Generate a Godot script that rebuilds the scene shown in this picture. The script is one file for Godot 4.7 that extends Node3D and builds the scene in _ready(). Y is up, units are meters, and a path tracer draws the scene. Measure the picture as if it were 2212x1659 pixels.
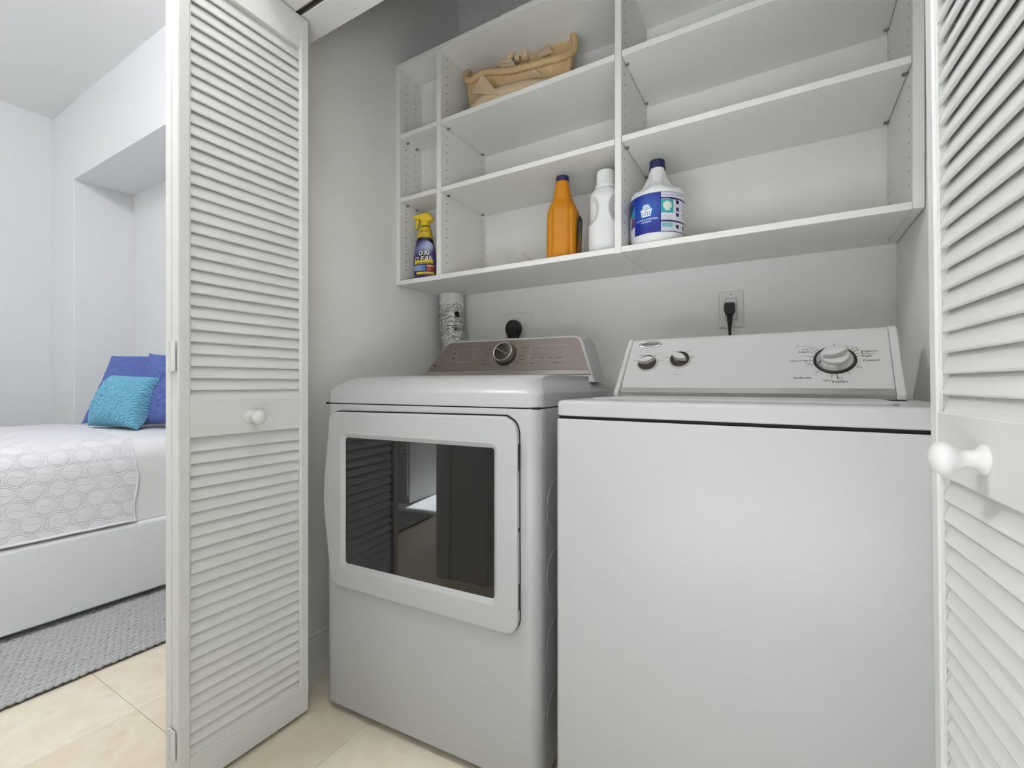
extends Node3D
# A laundry closet behind louvered bifold doors, with a bedroom seen to the left.
# The camera stands at x 0, z 0; the closet's back wall lies towards -z, the bedroom towards -x.

const EYE := 0.93
const YAW := 0.5335
const LAMP_HALL := 0.4
const ADDED_LAMP := 1.5  # energy of the added lamp on the bedroom side
const SUN := 13.0
var rng := RandomNumberGenerator.new()
var M := {}
var taken := {}


func _ready() -> void:
	# camera
	var cam := Camera3D.new()
	cam.name = "camera"
	cam.position = Vector3(0, EYE, 0)
	cam.rotation = Vector3(0, YAW, 0)
	cam.fov = rad_to_deg(2.0 * atan(829.5 / 994.67))
	cam.near = 0.02
	cam.far = 100.0
	add_child(cam)
	cam.current = true
	# sky and exposure
	var env := Environment.new()
	var skm := ProceduralSkyMaterial.new()
	skm.sky_top_color = Color(0.80, 0.88, 0.97)
	skm.sky_horizon_color = Color(0.93, 0.95, 0.97)
	skm.ground_horizon_color = Color(0.90, 0.89, 0.86)
	skm.ground_bottom_color = Color(0.88, 0.86, 0.82)
	skm.sky_energy_multiplier = 0.42
	skm.ground_energy_multiplier = 0.5
	var sky := Sky.new()
	sky.sky_material = skm
	env.background_mode = Environment.BG_SKY
	env.sky = sky
	env.ambient_light_source = Environment.AMBIENT_SOURCE_SKY
	env.tonemap_mode = Environment.TONE_MAPPER_LINEAR
	env.tonemap_exposure = 0.97
	env.sdfgi_enabled = true
	env.ssao_enabled = true
	env.ssil_enabled = true
	var we := WorldEnvironment.new()
	we.name = "surroundings"
	we.environment = env
	add_child(we)

	var sun := DirectionalLight3D.new()
	sun.name = "sun"
	sun.light_color = Color(0.945, 0.975, 1.0)
	sun.light_energy = SUN
	sun.light_angular_distance = 0.6
	sun.shadow_enabled = true
	sun.look_at_from_position(Vector3.ZERO, Vector3(0.04, -0.69, -0.72))
	add_child(sun)

	rng.seed = 7
	materials()
	setting()
	lamps()
	doors()
	shelf_unit()
	dryer()
	washer()
	duct_and_plugs()
	bottles()
	tote()
	bedroom()


# ------------------------------------------------------------------ shapes

class Geo:
	var p := PackedVector3Array()
	var uv := PackedVector2Array()
	var xf := Transform3D.IDENTITY

	func t3(a: Vector3, b: Vector3, c: Vector3, ua := Vector2.ZERO, ub := Vector2.ZERO, uc := Vector2.ZERO) -> void:
		p.append(xf * a); p.append(xf * b); p.append(xf * c)
		uv.append(ua); uv.append(ub); uv.append(uc)

	func quad(a: Vector3, b: Vector3, c: Vector3, d: Vector3, ua := Vector2(0, 1), ub := Vector2(1, 1), uc := Vector2(1, 0), ud := Vector2(0, 0)) -> void:
		t3(a, b, c, ua, ub, uc)
		t3(a, c, d, ua, uc, ud)

	func flip(start: int) -> void:
		for i in range(start, p.size(), 3):
			var q := p[i + 1]; p[i + 1] = p[i + 2]; p[i + 2] = q
			var w := uv[i + 1]; uv[i + 1] = uv[i + 2]; uv[i + 2] = w

	func outward(start: int) -> void:
		var v := 0.0
		var o := p[start]
		for i in range(start, p.size(), 3):
			v += (p[i] - o).dot((p[i + 1] - o).cross(p[i + 2] - o))
		if v < 0.0:
			flip(start)

	func cv(c: Vector3, a: Vector3, b: Vector3, d: Vector3) -> void:  # a face of a convex body round c
		if (b - a).cross(d - a).dot((a + b + d) / 3.0 - c) < 0.0:
			t3(a, d, b)
		else:
			t3(a, b, d)

	func cq(c: Vector3, a: Vector3, b: Vector3, d: Vector3, e: Vector3) -> void:
		cv(c, a, b, d)
		cv(c, a, d, e)

	func box(lo: Vector3, hi: Vector3, bev := 0.0) -> void:
		var c := (lo + hi) / 2.0
		var h := ((hi - lo) / 2.0).abs()
		var s0 := p.size()
		if bev <= 0.0:
			for ax in 3:
				for s in [-1.0, 1.0]:
					var q: Array[Vector3] = []
					for k in [[-1, -1], [1, -1], [1, 1], [-1, 1]]:
						var v := Vector3.ZERO
						v[ax] = s * h[ax]; v[(ax + 1) % 3] = k[0] * h[(ax + 1) % 3]; v[(ax + 2) % 3] = k[1] * h[(ax + 2) % 3]
						q.append(c + v)
					cq(c, q[0], q[1], q[2], q[3])
		else:
			bev = minf(bev, minf(h.x, minf(h.y, h.z)) * 0.98)
			var f := func(sg: Vector3, ax: int) -> Vector3:
				var v := Vector3.ZERO
				for i in 3:
					v[i] = sg[i] * (h[i] if i == ax else h[i] - bev)
				return c + v
			for ax in 3:
				var i1 := (ax + 1) % 3
				var i2 := (ax + 2) % 3
				for s in [-1.0, 1.0]:
					var q: Array[Vector3] = []
					for k in [[-1.0, -1.0], [1.0, -1.0], [1.0, 1.0], [-1.0, 1.0]]:
						var sg := Vector3.ZERO
						sg[ax] = s; sg[i1] = k[0]; sg[i2] = k[1]
						q.append(f.call(sg, ax))
					cq(c, q[0], q[1], q[2], q[3])
				for s in [-1.0, 1.0]:
					for t in [-1.0, 1.0]:  # the edge along ax
						var sa := Vector3.ZERO
						sa[ax] = -1.0; sa[i1] = s; sa[i2] = t
						var sb := sa
						sb[ax] = 1.0
						cq(c, f.call(sa, i1), f.call(sb, i1), f.call(sb, i2), f.call(sa, i2))
			for x in [-1.0, 1.0]:
				for y in [-1.0, 1.0]:
					for z in [-1.0, 1.0]:
						var sg := Vector3(x, y, z)
						cv(c, f.call(sg, 0), f.call(sg, 1), f.call(sg, 2))
		if xf.basis.determinant() < 0.0:
			flip(s0)

	func loft(rings: Array, cap0 := true, cap1 := true, round_ := true, us := Vector2(0, 1), vs := Vector2(1, 0), fix := true) -> void:
		var s0 := p.size()
		var n: int = rings[0].size()
		var last := n if round_ else n - 1
		for i in rings.size() - 1:
			var a: PackedVector3Array = rings[i]
			var b: PackedVector3Array = rings[i + 1]
			var v0 := lerpf(vs.x, vs.y, float(i) / (rings.size() - 1))
			var v1 := lerpf(vs.x, vs.y, float(i + 1) / (rings.size() - 1))
			for j in last:
				var k := (j + 1) % n
				var u0 := lerpf(us.x, us.y, float(j) / last)
				var u1 := lerpf(us.x, us.y, float(j + 1) / last)
				t3(a[j], a[k], b[k], Vector2(u0, v0), Vector2(u1, v0), Vector2(u1, v1))
				t3(a[j], b[k], b[j], Vector2(u0, v0), Vector2(u1, v1), Vector2(u0, v1))
		for e in 2:
			if (cap0 if e == 0 else cap1):
				var r: PackedVector3Array = rings[0 if e == 0 else rings.size() - 1]
				var m := Vector3.ZERO
				for q in r:
					m += q
				m /= n
				for j in n:
					var k := (j + 1) % n
					if e == 0:
						t3(m, r[k], r[j])
					else:
						t3(m, r[j], r[k])
		if fix:
			outward(s0)

	func tube(path: PackedVector3Array, rad: Variant, n := 12, closed := false, squash := 1.0) -> void:
		var rings := []
		var m := path.size()
		var nrm := Vector3.ZERO
		for i in m:
			var t: Vector3
			if closed:
				t = (path[(i + 1) % m] - path[(i - 1 + m) % m]).normalized()
			else:
				t = (path[mini(i + 1, m - 1)] - path[maxi(i - 1, 0)]).normalized()
			if i == 0:
				nrm = t.cross(Vector3.UP if absf(t.y) < 0.9 else Vector3.RIGHT).normalized()
			else:
				nrm = (nrm - t * nrm.dot(t)).normalized()
			var bn := t.cross(nrm)
			var r: float = rad if rad is float else rad[i]
			var ring := PackedVector3Array()
			for k in n:
				var a := TAU * k / n
				ring.append(path[i] + (nrm * cos(a) + bn * sin(a) * squash) * r)
			rings.append(ring)
		if closed:
			rings.append(rings[0])
		loft(rings, not closed, not closed)

	func lathe(prof: Array, n := 32, us := Vector2(0, 1)) -> void:  # Vector2(radius, height) round y
		var rings := []
		for q in prof:
			var ring := PackedVector3Array()
			for k in n:
				var a := TAU * k / n
				ring.append(Vector3(sin(a) * q.x, q.y, cos(a) * q.x))
			rings.append(ring)
		loft(rings, true, true, true, us)

	func prism(poly: PackedVector2Array, z0: float, z1: float, bev := 0.0) -> void:  # poly in x, y; extruded along z
		var s0 := p.size()
		var pl := poly
		if Geometry2D.is_polygon_clockwise(pl):
			pl = pl.duplicate(); pl.reverse()
		var inn := pl
		if bev > 0.0:
			var o := Geometry2D.offset_polygon(pl, -bev, Geometry2D.JOIN_MITER)
			if o.size() == 1 and o[0].size() == pl.size():
				var q: PackedVector2Array = o[0]
				if Geometry2D.is_polygon_clockwise(q):
					q.reverse()
				var best := 0
				for i in q.size():
					if q[i].distance_squared_to(pl[0]) < q[best].distance_squared_to(pl[0]):
						best = i
				inn = PackedVector2Array()
				for i in q.size():
					inn.append(q[(best + i) % q.size()])
			else:
				bev = 0.0
		var rings := []
		var put := func(pp: PackedVector2Array, z: float) -> PackedVector3Array:
			var r := PackedVector3Array()
			for q in pp:
				r.append(Vector3(q.x, q.y, z))
			return r
		if bev > 0.0:
			rings = [put.call(inn, z0), put.call(pl, z0 + bev), put.call(pl, z1 - bev), put.call(inn, z1)]
		else:
			rings = [put.call(pl, z0), put.call(pl, z1)]
		loft(rings, false, false, true, Vector2(0, 1), Vector2(1, 0), false)
		var tri := Geometry2D.triangulate_polygon(inn)
		for i in range(0, tri.size(), 3):
			var a := inn[tri[i]]; var b := inn[tri[i + 1]]; var c := inn[tri[i + 2]]
			if (b - a).cross(c - a) < 0.0:
				var s := b; b = c; c = s
			t3(Vector3(a.x, a.y, z1), Vector3(b.x, b.y, z1), Vector3(c.x, c.y, z1))
			t3(Vector3(a.x, a.y, z0), Vector3(c.x, c.y, z0), Vector3(b.x, b.y, z0))
		outward(s0)

	func mesh(angle := 38.0) -> ArrayMesh:
		var m := p.size()
		var fn := PackedVector3Array()
		fn.resize(m / 3)
		var at := {}
		for i in range(0, m, 3):
			fn[i / 3] = (p[i + 1] - p[i]).cross(p[i + 2] - p[i])
			for k in 3:
				var key := Vector3i((p[i + k] * 30000.0).round())
				if at.has(key):
					at[key].append(i / 3)
				else:
					at[key] = [i / 3]
		var nn := PackedVector3Array(); nn.resize(m)
		var lim := cos(deg_to_rad(angle))
		for i in m:
			var f := fn[i / 3]
			var fu := f.normalized()
			var s := Vector3.ZERO
			for t in at[Vector3i((p[i] * 30000.0).round())]:
				var g: Vector3 = fn[t]
				if g.normalized().dot(fu) >= lim:
					s += g
			nn[i] = s.normalized() if s.length_squared() > 0.0 else (fu if fu != Vector3.ZERO else Vector3.UP)
		var pp := p.duplicate(); var uu := uv.duplicate()
		for i in range(0, m, 3):  # Godot's front faces run clockwise
			var a := pp[i + 1]; pp[i + 1] = pp[i + 2]; pp[i + 2] = a
			var b := uu[i + 1]; uu[i + 1] = uu[i + 2]; uu[i + 2] = b
			var c := nn[i + 1]; nn[i + 1] = nn[i + 2]; nn[i + 2] = c
		var arr := []
		arr.resize(Mesh.ARRAY_MAX)
		arr[Mesh.ARRAY_VERTEX] = pp
		arr[Mesh.ARRAY_NORMAL] = nn
		arr[Mesh.ARRAY_TEX_UV] = uu
		var me := ArrayMesh.new()
		me.add_surface_from_arrays(Mesh.PRIMITIVE_TRIANGLES, arr)
		return me


func W(a: float, u: float, b: float) -> Vector3:  # right, above the eye, ahead of the camera
	return Vector3(a, u + EYE, -b)


func rrect(w: float, h: float, r: float, n := 6) -> PackedVector2Array:  # round corners, about the middle
	var o := PackedVector2Array()
	for c in [[1, 1, 0.0], [-1, 1, PI / 2], [-1, -1, PI], [1, -1, PI * 1.5]]:
		for k in n + 1:
			var a: float = c[2] + PI / 2 * k / n
			o.append(Vector2(c[0] * (w / 2 - r), c[1] * (h / 2 - r)) + Vector2(cos(a), sin(a)) * r)
	return o


func flat_ring(q: PackedVector2Array, y: float, off := Vector2.ZERO) -> PackedVector3Array:  # a ring in x, z at height y
	var r := PackedVector3Array()
	for v in q:
		r.append(Vector3(v.x + off.x, y, v.y + off.y))
	return r


func face_ring(q: PackedVector2Array, z: float) -> PackedVector3Array:
	var r := PackedVector3Array()
	for v in q:
		r.append(Vector3(v.x, v.y, z))
	return r


func smooth_path(pts: Array, per := 8, closed := false) -> PackedVector3Array:  # Catmull-Rom
	var o := PackedVector3Array()
	var n := pts.size()
	for i in (n if closed else n - 1):
		var p0: Vector3 = pts[(i - 1 + n) % n] if closed else pts[maxi(i - 1, 0)]
		var p1: Vector3 = pts[i]
		var p2: Vector3 = pts[(i + 1) % n]
		var p3: Vector3 = pts[(i + 2) % n] if closed else pts[mini(i + 2, n - 1)]
		for k in per:
			o.append(p1.cubic_interpolate(p2, p0, p3, float(k) / per))
	if not closed:
		o.append(pts[n - 1])
	return o


func smooth2(pts: Array, per := 6, closed := true) -> PackedVector2Array:
	var q := []
	for v in pts:
		q.append(Vector3(v.x, v.y, 0))
	var o := PackedVector2Array()
	for v in smooth_path(q, per, closed):
		o.append(Vector2(v.x, v.y))
	return o


# ------------------------------------------------------------------ nodes

func numbered(called: String) -> String:
	taken[called] = taken.get(called, -1) + 1
	return called if taken[called] == 0 else "%s_%03d" % [called, taken[called]]


func tag(o: Node3D, label: String, category := "", group := "", kind := "") -> Node3D:
	if label: o.set_meta("label", label)
	if category: o.set_meta("category", category)
	if group: o.set_meta("group", group)
	if kind: o.set_meta("kind", kind)
	return o


func thing(called: String, label: String, category: String, at := Vector3.ZERO, turn := 0.0, group := "") -> Node3D:
	var o := Node3D.new()
	o.name = numbered(called)
	o.position = at
	o.rotation.y = turn
	add_child(o)
	return tag(o, label, category, group)


func obj(called: String, shape: Variant, m: Material, parent: Node3D = null, world := false, angle := 38.0) -> MeshInstance3D:
	var o := MeshInstance3D.new()
	o.mesh = shape.mesh(angle) if shape is Geo else shape
	o.material_override = m
	if parent == null:
		o.name = numbered(called)
		add_child(o, true)
	else:
		o.name = called
		parent.add_child(o, true)
		if world:
			var t := Transform3D.IDENTITY
			var q: Node = parent
			while q != self:
				t = (q as Node3D).transform * t
				q = q.get_parent()
			o.transform = t.affine_inverse()
	return o


func struct(called: String, g: Geo, m: Material, label := "") -> MeshInstance3D:
	var o := obj(called, g, m)
	tag(o, label, "", "", "structure")
	return o


func bx(lo: Vector3, hi: Vector3, bev := 0.0) -> Geo:
	var g := Geo.new()
	g.box(lo, hi, bev)
	return g


# ------------------------------------------------------------------ materials

func mat(c: Color, rough := 0.6, metal := 0.0, spec := 0.5) -> StandardMaterial3D:
	var m := StandardMaterial3D.new()
	m.albedo_color = c
	m.roughness = rough
	m.metallic = metal
	m.metallic_specular = spec
	return m


func noise_tex(freq: float, ramp: Array, size := 512, oct := 4, sd := 1, kind := FastNoiseLite.TYPE_SIMPLEX_SMOOTH) -> NoiseTexture2D:
	var n := FastNoiseLite.new()
	n.noise_type = kind
	n.frequency = freq
	n.fractal_octaves = oct
	n.seed = sd
	var t := NoiseTexture2D.new()
	t.width = size; t.height = size
	t.seamless = true
	t.noise = n
	if ramp.size():
		var g := Gradient.new()
		g.offsets = PackedFloat32Array(ramp.map(func(e): return e[0]))
		g.colors = PackedColorArray(ramp.map(func(e): return e[1]))
		t.color_ramp = g
	return t


func noise_normal(freq: float, strength: float, size := 256, oct := 3, sd := 3) -> NoiseTexture2D:
	var t := noise_tex(freq, [], size, oct, sd)
	t.as_normal_map = true
	t.bump_strength = strength
	return t


func height_normal(size: int, strength: float, f: Callable) -> ImageTexture:  # f(u, v) in 0..1, tiling
	var im := Image.create(size, size, false, Image.FORMAT_RGB8)
	var hgt := PackedFloat32Array(); hgt.resize(size * size)
	for y in size:
		for x in size:
			hgt[y * size + x] = f.call(float(x) / size, float(y) / size)
	for y in size:
		for x in size:
			var dx := (hgt[y * size + (x + 1) % size] - hgt[y * size + (x - 1 + size) % size]) * strength
			var dy := (hgt[((y + 1) % size) * size + x] - hgt[((y - 1 + size) % size) * size + x]) * strength
			var n := Vector3(-dx, dy, 1.0).normalized()
			im.set_pixel(x, y, Color(n.x * 0.5 + 0.5, n.y * 0.5 + 0.5, n.z * 0.5 + 0.5))
	return ImageTexture.create_from_image(im)


func with_normal(m: StandardMaterial3D, t: Texture2D, scale_: float, uvs: Vector3, tri := true) -> StandardMaterial3D:
	m.normal_enabled = true
	m.normal_texture = t
	m.normal_scale = scale_
	m.uv1_scale = uvs
	m.uv1_triplanar = tri
	m.uv1_world_triplanar = false
	return m


func materials() -> void:
	var orange_peel := noise_normal(0.05, 2.0, 256, 3, 5)
	M.wall = with_normal(mat(Color(0.945, 0.938, 0.918), 0.75, 0.0, 0.4), orange_peel, 0.12, Vector3(4, 4, 4))
	M.bedroom_wall = mat(Color(0.945, 0.948, 0.95), 0.75, 0.0, 0.4)
	M.ceiling = mat(Color(0.955, 0.955, 0.95), 0.8, 0.0, 0.3)
	M.paint = mat(Color(0.89, 0.887, 0.873), 0.62, 0.0, 0.35)
	M.trim = mat(Color(0.94, 0.938, 0.925), 0.4)
	M.melamine = with_normal(mat(Color(0.945, 0.936, 0.915), 0.5), orange_peel, 0.05, Vector3(9, 9, 9))
	M.edge = mat(Color(0.90, 0.898, 0.89), 0.4)
	M.enamel = mat(Color(0.725, 0.724, 0.720), 0.27, 0.0, 0.34)
	M.plastic = mat(Color(0.79, 0.786, 0.775), 0.25)
	M.plate = mat(Color(0.91, 0.905, 0.89), 0.3)
	M.dark_gap = mat(Color(0.03, 0.03, 0.03), 0.8)
	M.hole = mat(Color(0.13, 0.12, 0.11), 0.9)
	M.pin = mat(Color(0.55, 0.54, 0.52), 0.35, 0.8)
	M.steel = mat(Color(0.72, 0.70, 0.68), 0.3, 0.9)
	M.grout = mat(Color(0.92, 0.87, 0.79), 0.9)
	M.black = mat(Color(0.035, 0.035, 0.035), 0.45)
	M.rust = mat(Color(0.30, 0.21, 0.16), 0.8)
	M.track = mat(Color(0.52, 0.50, 0.46), 0.5, 0.6)
	var stone := noise_tex(0.012, [[0.0, Color(0.935, 0.875, 0.785)], [0.45, Color(0.955, 0.905, 0.825)], [0.62, Color(0.965, 0.925, 0.855)], [1.0, Color(0.925, 0.855, 0.755)]], 512, 5, 11)
	M.tile = []
	for i in 3:
		var t := mat([Color(1, 1, 1), Color(0.985, 0.98, 0.97), Color(0.97, 0.965, 0.95)][i], 0.32)
		t.albedo_texture = stone
		t.uv1_triplanar = true
		t.uv1_world_triplanar = true
		t.uv1_scale = Vector3(1.1, 1.1, 1.1)
		t.uv1_offset = Vector3(0.37 * i, 0.2 * i, 0.61 * i)
		M.tile.append(t)
	M.sheet = with_normal(mat(Color(0.955, 0.955, 0.96), 0.85, 0.0, 0.3), noise_normal(0.01, 4.0, 256, 3, 9), 0.4, Vector3(2.2, 2.2, 2.2))
	M.vinyl = with_normal(mat(Color(0.945, 0.955, 0.96), 0.5), noise_normal(0.08, 2.0, 256, 2, 19), 0.08, Vector3(6, 6, 6))


# ------------------------------------------------------------------ the rooms

func setting() -> void:
	# floor: grout bed with square tiles laid in it
	var fl := struct("floor", bx(Vector3(-4.4, -0.12, -1.9), Vector3(3.1, -0.004, 3.4)), M.grout)
	var tile := Geo.new()
	tile.box(Vector3(-0.3045, -0.012, -0.3045), Vector3(0.3045, 0, 0.3045), 0.0006)
	var tm := tile.mesh()
	for i in range(-5, 7):
		for k in range(-2, 6):
			var o := obj("tile", tm, M.tile[(i * 5 + k * 3 + 40) % 3], fl)
			o.position = Vector3(-0.98 + 0.61 * (i + 0.5), 0, -0.588 + 0.61 * (k + 0.5))
	var g := Geo.new()
	g.box(Vector3(-4.4, 2.69, -1.9), Vector3(3.1, 2.8, 3.4))
	struct("ceiling", g, M.ceiling)
	# closet
	g = Geo.new()
	g.box(Vector3(-1.387, 0, -1.80), Vector3(0.362, 2.69, -1.70))
	g.box(Vector3(-1.287, 0, -1.70), Vector3(0.262, 2.153, -1.604))
	struct("wall_back", g, M.wall)
	struct("wall_left", bx(Vector3(-1.387, 0, -1.70), Vector3(-1.287, 2.69, -0.886)), M.wall)
	struct("wall_right", bx(Vector3(0.262, 0, -1.70), Vector3(0.362, 2.69, -0.886)), M.wall)
	g = Geo.new()
	g.box(Vector3(-1.65, 0, -0.886), Vector3(-1.235, 2.69, -0.70))
	g.box(Vector3(0.256, 0, -0.886), Vector3(3.1, 2.69, -0.70))
	g.box(Vector3(-1.65, 0, -1.80), Vector3(-1.387, 2.69, -0.886))
	g.box(Vector3(-1.235, 1.986, -0.886), Vector3(0.256, 2.69, -0.70))
	struct("wall_front", g, M.wall)
	# header boards of the opening, with the slot of the door track between them
	struct("trim_1", bx(Vector3(-1.235, 1.956, -0.790), Vector3(0.256, 1.986, -0.685), 0.002), M.trim, "white painted front board under the closet opening header")
	struct("trim_2", bx(Vector3(-1.235, 1.956, -0.888), Vector3(0.256, 1.986, -0.806), 0.002), M.trim, "white painted back board under the closet opening header")
	g = Geo.new()
	g.box(Vector3(-1.235, 1.981, -0.8055), Vector3(0.256, 1.9855, -0.7905))
	g.box(Vector3(-1.235, 1.957, -0.7925), Vector3(0.256, 1.981, -0.7905))
	g.box(Vector3(-1.235, 1.957, -0.8055), Vector3(0.256, 1.981, -0.8035))
	var tr := obj("door_track", g, M.track)
	tag(tr, "narrow metal bifold track in the slot of the closet header", "track")
	g = Geo.new()
	g.box(Vector3(-1.287, 0, -1.604), Vector3(-1.275, 0.13, -0.886), 0.0)
	g.box(Vector3(-1.287, 0.13, -1.604), Vector3(-1.2785, 0.141, -0.886), 0.003)
	struct("baseboard_left", g, M.trim)
	# bedroom
	var holes: Array = [[0, 3.2, 3.36, -3.8, -1.9, 0.5, 2.3], [0, 3.2, 3.36, -1.1, 1.5, 0.35, 2.5]]
	g = Geo.new()
	pierced(g, 2, -4.35, -4.19, -1.5, 3.4, holes)
	struct("wall_bedroom_left", g, M.bedroom_wall)
	g = Geo.new()
	g.box(Vector3(-4.19, 0, -1.5), Vector3(-3.80, 2.69, -1.08), 0.004)
	struct("wall_bedroom_head", g, M.bedroom_wall)
	struct("wall_alcove_top", bx(Vector3(-3.80, 2.204, -1.38), Vector3(-1.65, 2.69, -1.08)), M.bedroom_wall)
	struct("wall_alcove_back", bx(Vector3(-3.80, 0, -1.5), Vector3(-1.65, 2.69, -1.38)), M.bedroom_wall)
	g = Geo.new()
	g.box(Vector3(-1.34, 0, 0.05), Vector3(-0.62, 2.69, 0.17))
	g.box(Vector3(-0.62, 2.30, 0.05), Vector3(3.0, 2.69, 0.17))
	g.box(Vector3(-1.34, 0, 0.17), Vector3(-1.24, 2.69, 3.2))
	struct("wall_hall", g, M.wall)
	for x in [-1.335, -1.13, -0.70]:
		struct("trim_%d" % (3 + [-1.335, -1.13, -0.70].find(x)), bx(Vector3(x, 0, 0.026), Vector3(x + 0.07, 2.1, 0.05), 0.003), M.trim)
	struct("baseboard_hall", bx(Vector3(-1.34, 0, 0.038), Vector3(-0.62, 0.12, 0.05), 0.002), M.trim)
	g = Geo.new()  # the far wall, with a window for each room
	pierced(g, 0, 3.2, 3.36, -4.4, 3.1, holes)
	struct("wall_far", g, M.wall)
	g = Geo.new()
	pierced(g, 2, 3.0, 3.16, -0.70, 3.2, holes)
	struct("wall_right_far", g, M.wall)
	var n := 1
	for hole in holes:
		g = Geo.new()
		var ax: int = hole[0]
		var o := 2 - ax
		var lo := Vector3(0, hole[5], 0)
		var hi := Vector3(0, hole[6], 0)
		lo[ax] = hole[3]; hi[ax] = hole[4]
		lo[o] = hole[1] + 0.05; hi[o] = hole[1] + 0.10
		var t := 0.05
		for s in [0.0, 0.5, 1.0]:
			var a := lo; var b := hi
			var c := lerpf(lo[ax] + t / 2, hi[ax] - t / 2, s)
			a[ax] = c - t / 2; b[ax] = c + t / 2
			g.box(a, b)
		g.box(lo, Vector3(hi.x, lo.y + t, hi.z))
		g.box(Vector3(lo.x, hi.y - t, lo.z), hi)
		struct("window_%d" % n, g, M.trim)
		n += 1


func pierced(g: Geo, ax: int, d0: float, d1: float, from: float, to: float, holes: Array) -> void:  # a wall along ax with its window openings
	var at := func(a: float, y: float, d: float) -> Vector3:
		return Vector3(a, y, d) if ax == 0 else Vector3(d, y, a)
	var x := from
	for h in holes:
		if h[0] == ax and absf(h[1] - d0) < 0.01:
			g.box(at.call(x, 0, d0), at.call(h[3], 2.69, d1))
			g.box(at.call(h[3], 0, d0), at.call(h[4], h[5], d1))
			g.box(at.call(h[3], h[6], d0), at.call(h[4], 2.69, d1))
			x = h[4]
	g.box(at.call(x, 0, d0), at.call(to, 2.69, d1))


func lamps() -> void:
	ceiling_lamp("round frosted glass ceiling lamp on the hall ceiling", Vector3(-0.30, 2.69, -0.20), LAMP_HALL)
	ceiling_lamp("added unseen ceiling lamp between bedroom and hall, lighting door and bed", Vector3(-1.50, 2.69, -0.12), ADDED_LAMP)  # added lamp, out of view, to brighten the right door and bed side


func ceiling_lamp(label: String, at: Vector3, energy: float) -> void:
	var t := thing("ceiling_lamp", label, "lamp", at)
	var g := Geo.new()
	g.lathe([Vector2(0.15, 0), Vector2(0.15, -0.02), Vector2(0.145, -0.025), Vector2(0.0, -0.025)], 40)
	obj("base", g, M.trim, t)
	g = Geo.new()
	var prof := []
	for i in 9:
		var a := PI / 2 * i / 8
		prof.append(Vector2(0.14 * cos(a) + 0.0001, -0.025 - 0.07 * sin(a)))
	g.lathe(prof, 40)
	var gm := mat(Color(0.95, 0.94, 0.92), 0.5)
	gm.emission_enabled = true
	gm.emission = Color(1.0, 0.985, 0.97)
	gm.emission_energy_multiplier = 1.2
	obj("glass_bowl", g, gm, t)
	var l := OmniLight3D.new()
	l.name = "lamp_light"
	l.light_color = Color(0.98, 0.985, 1.0)
	l.light_energy = energy
	l.light_size = 0.12
	l.omni_range = 12.0
	l.omni_attenuation = 2.0
	l.shadow_enabled = true
	l.position = Vector3(0, -0.06, 0)
	t.add_child(l)


# ------------------------------------------------------------------ bifold doors

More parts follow.
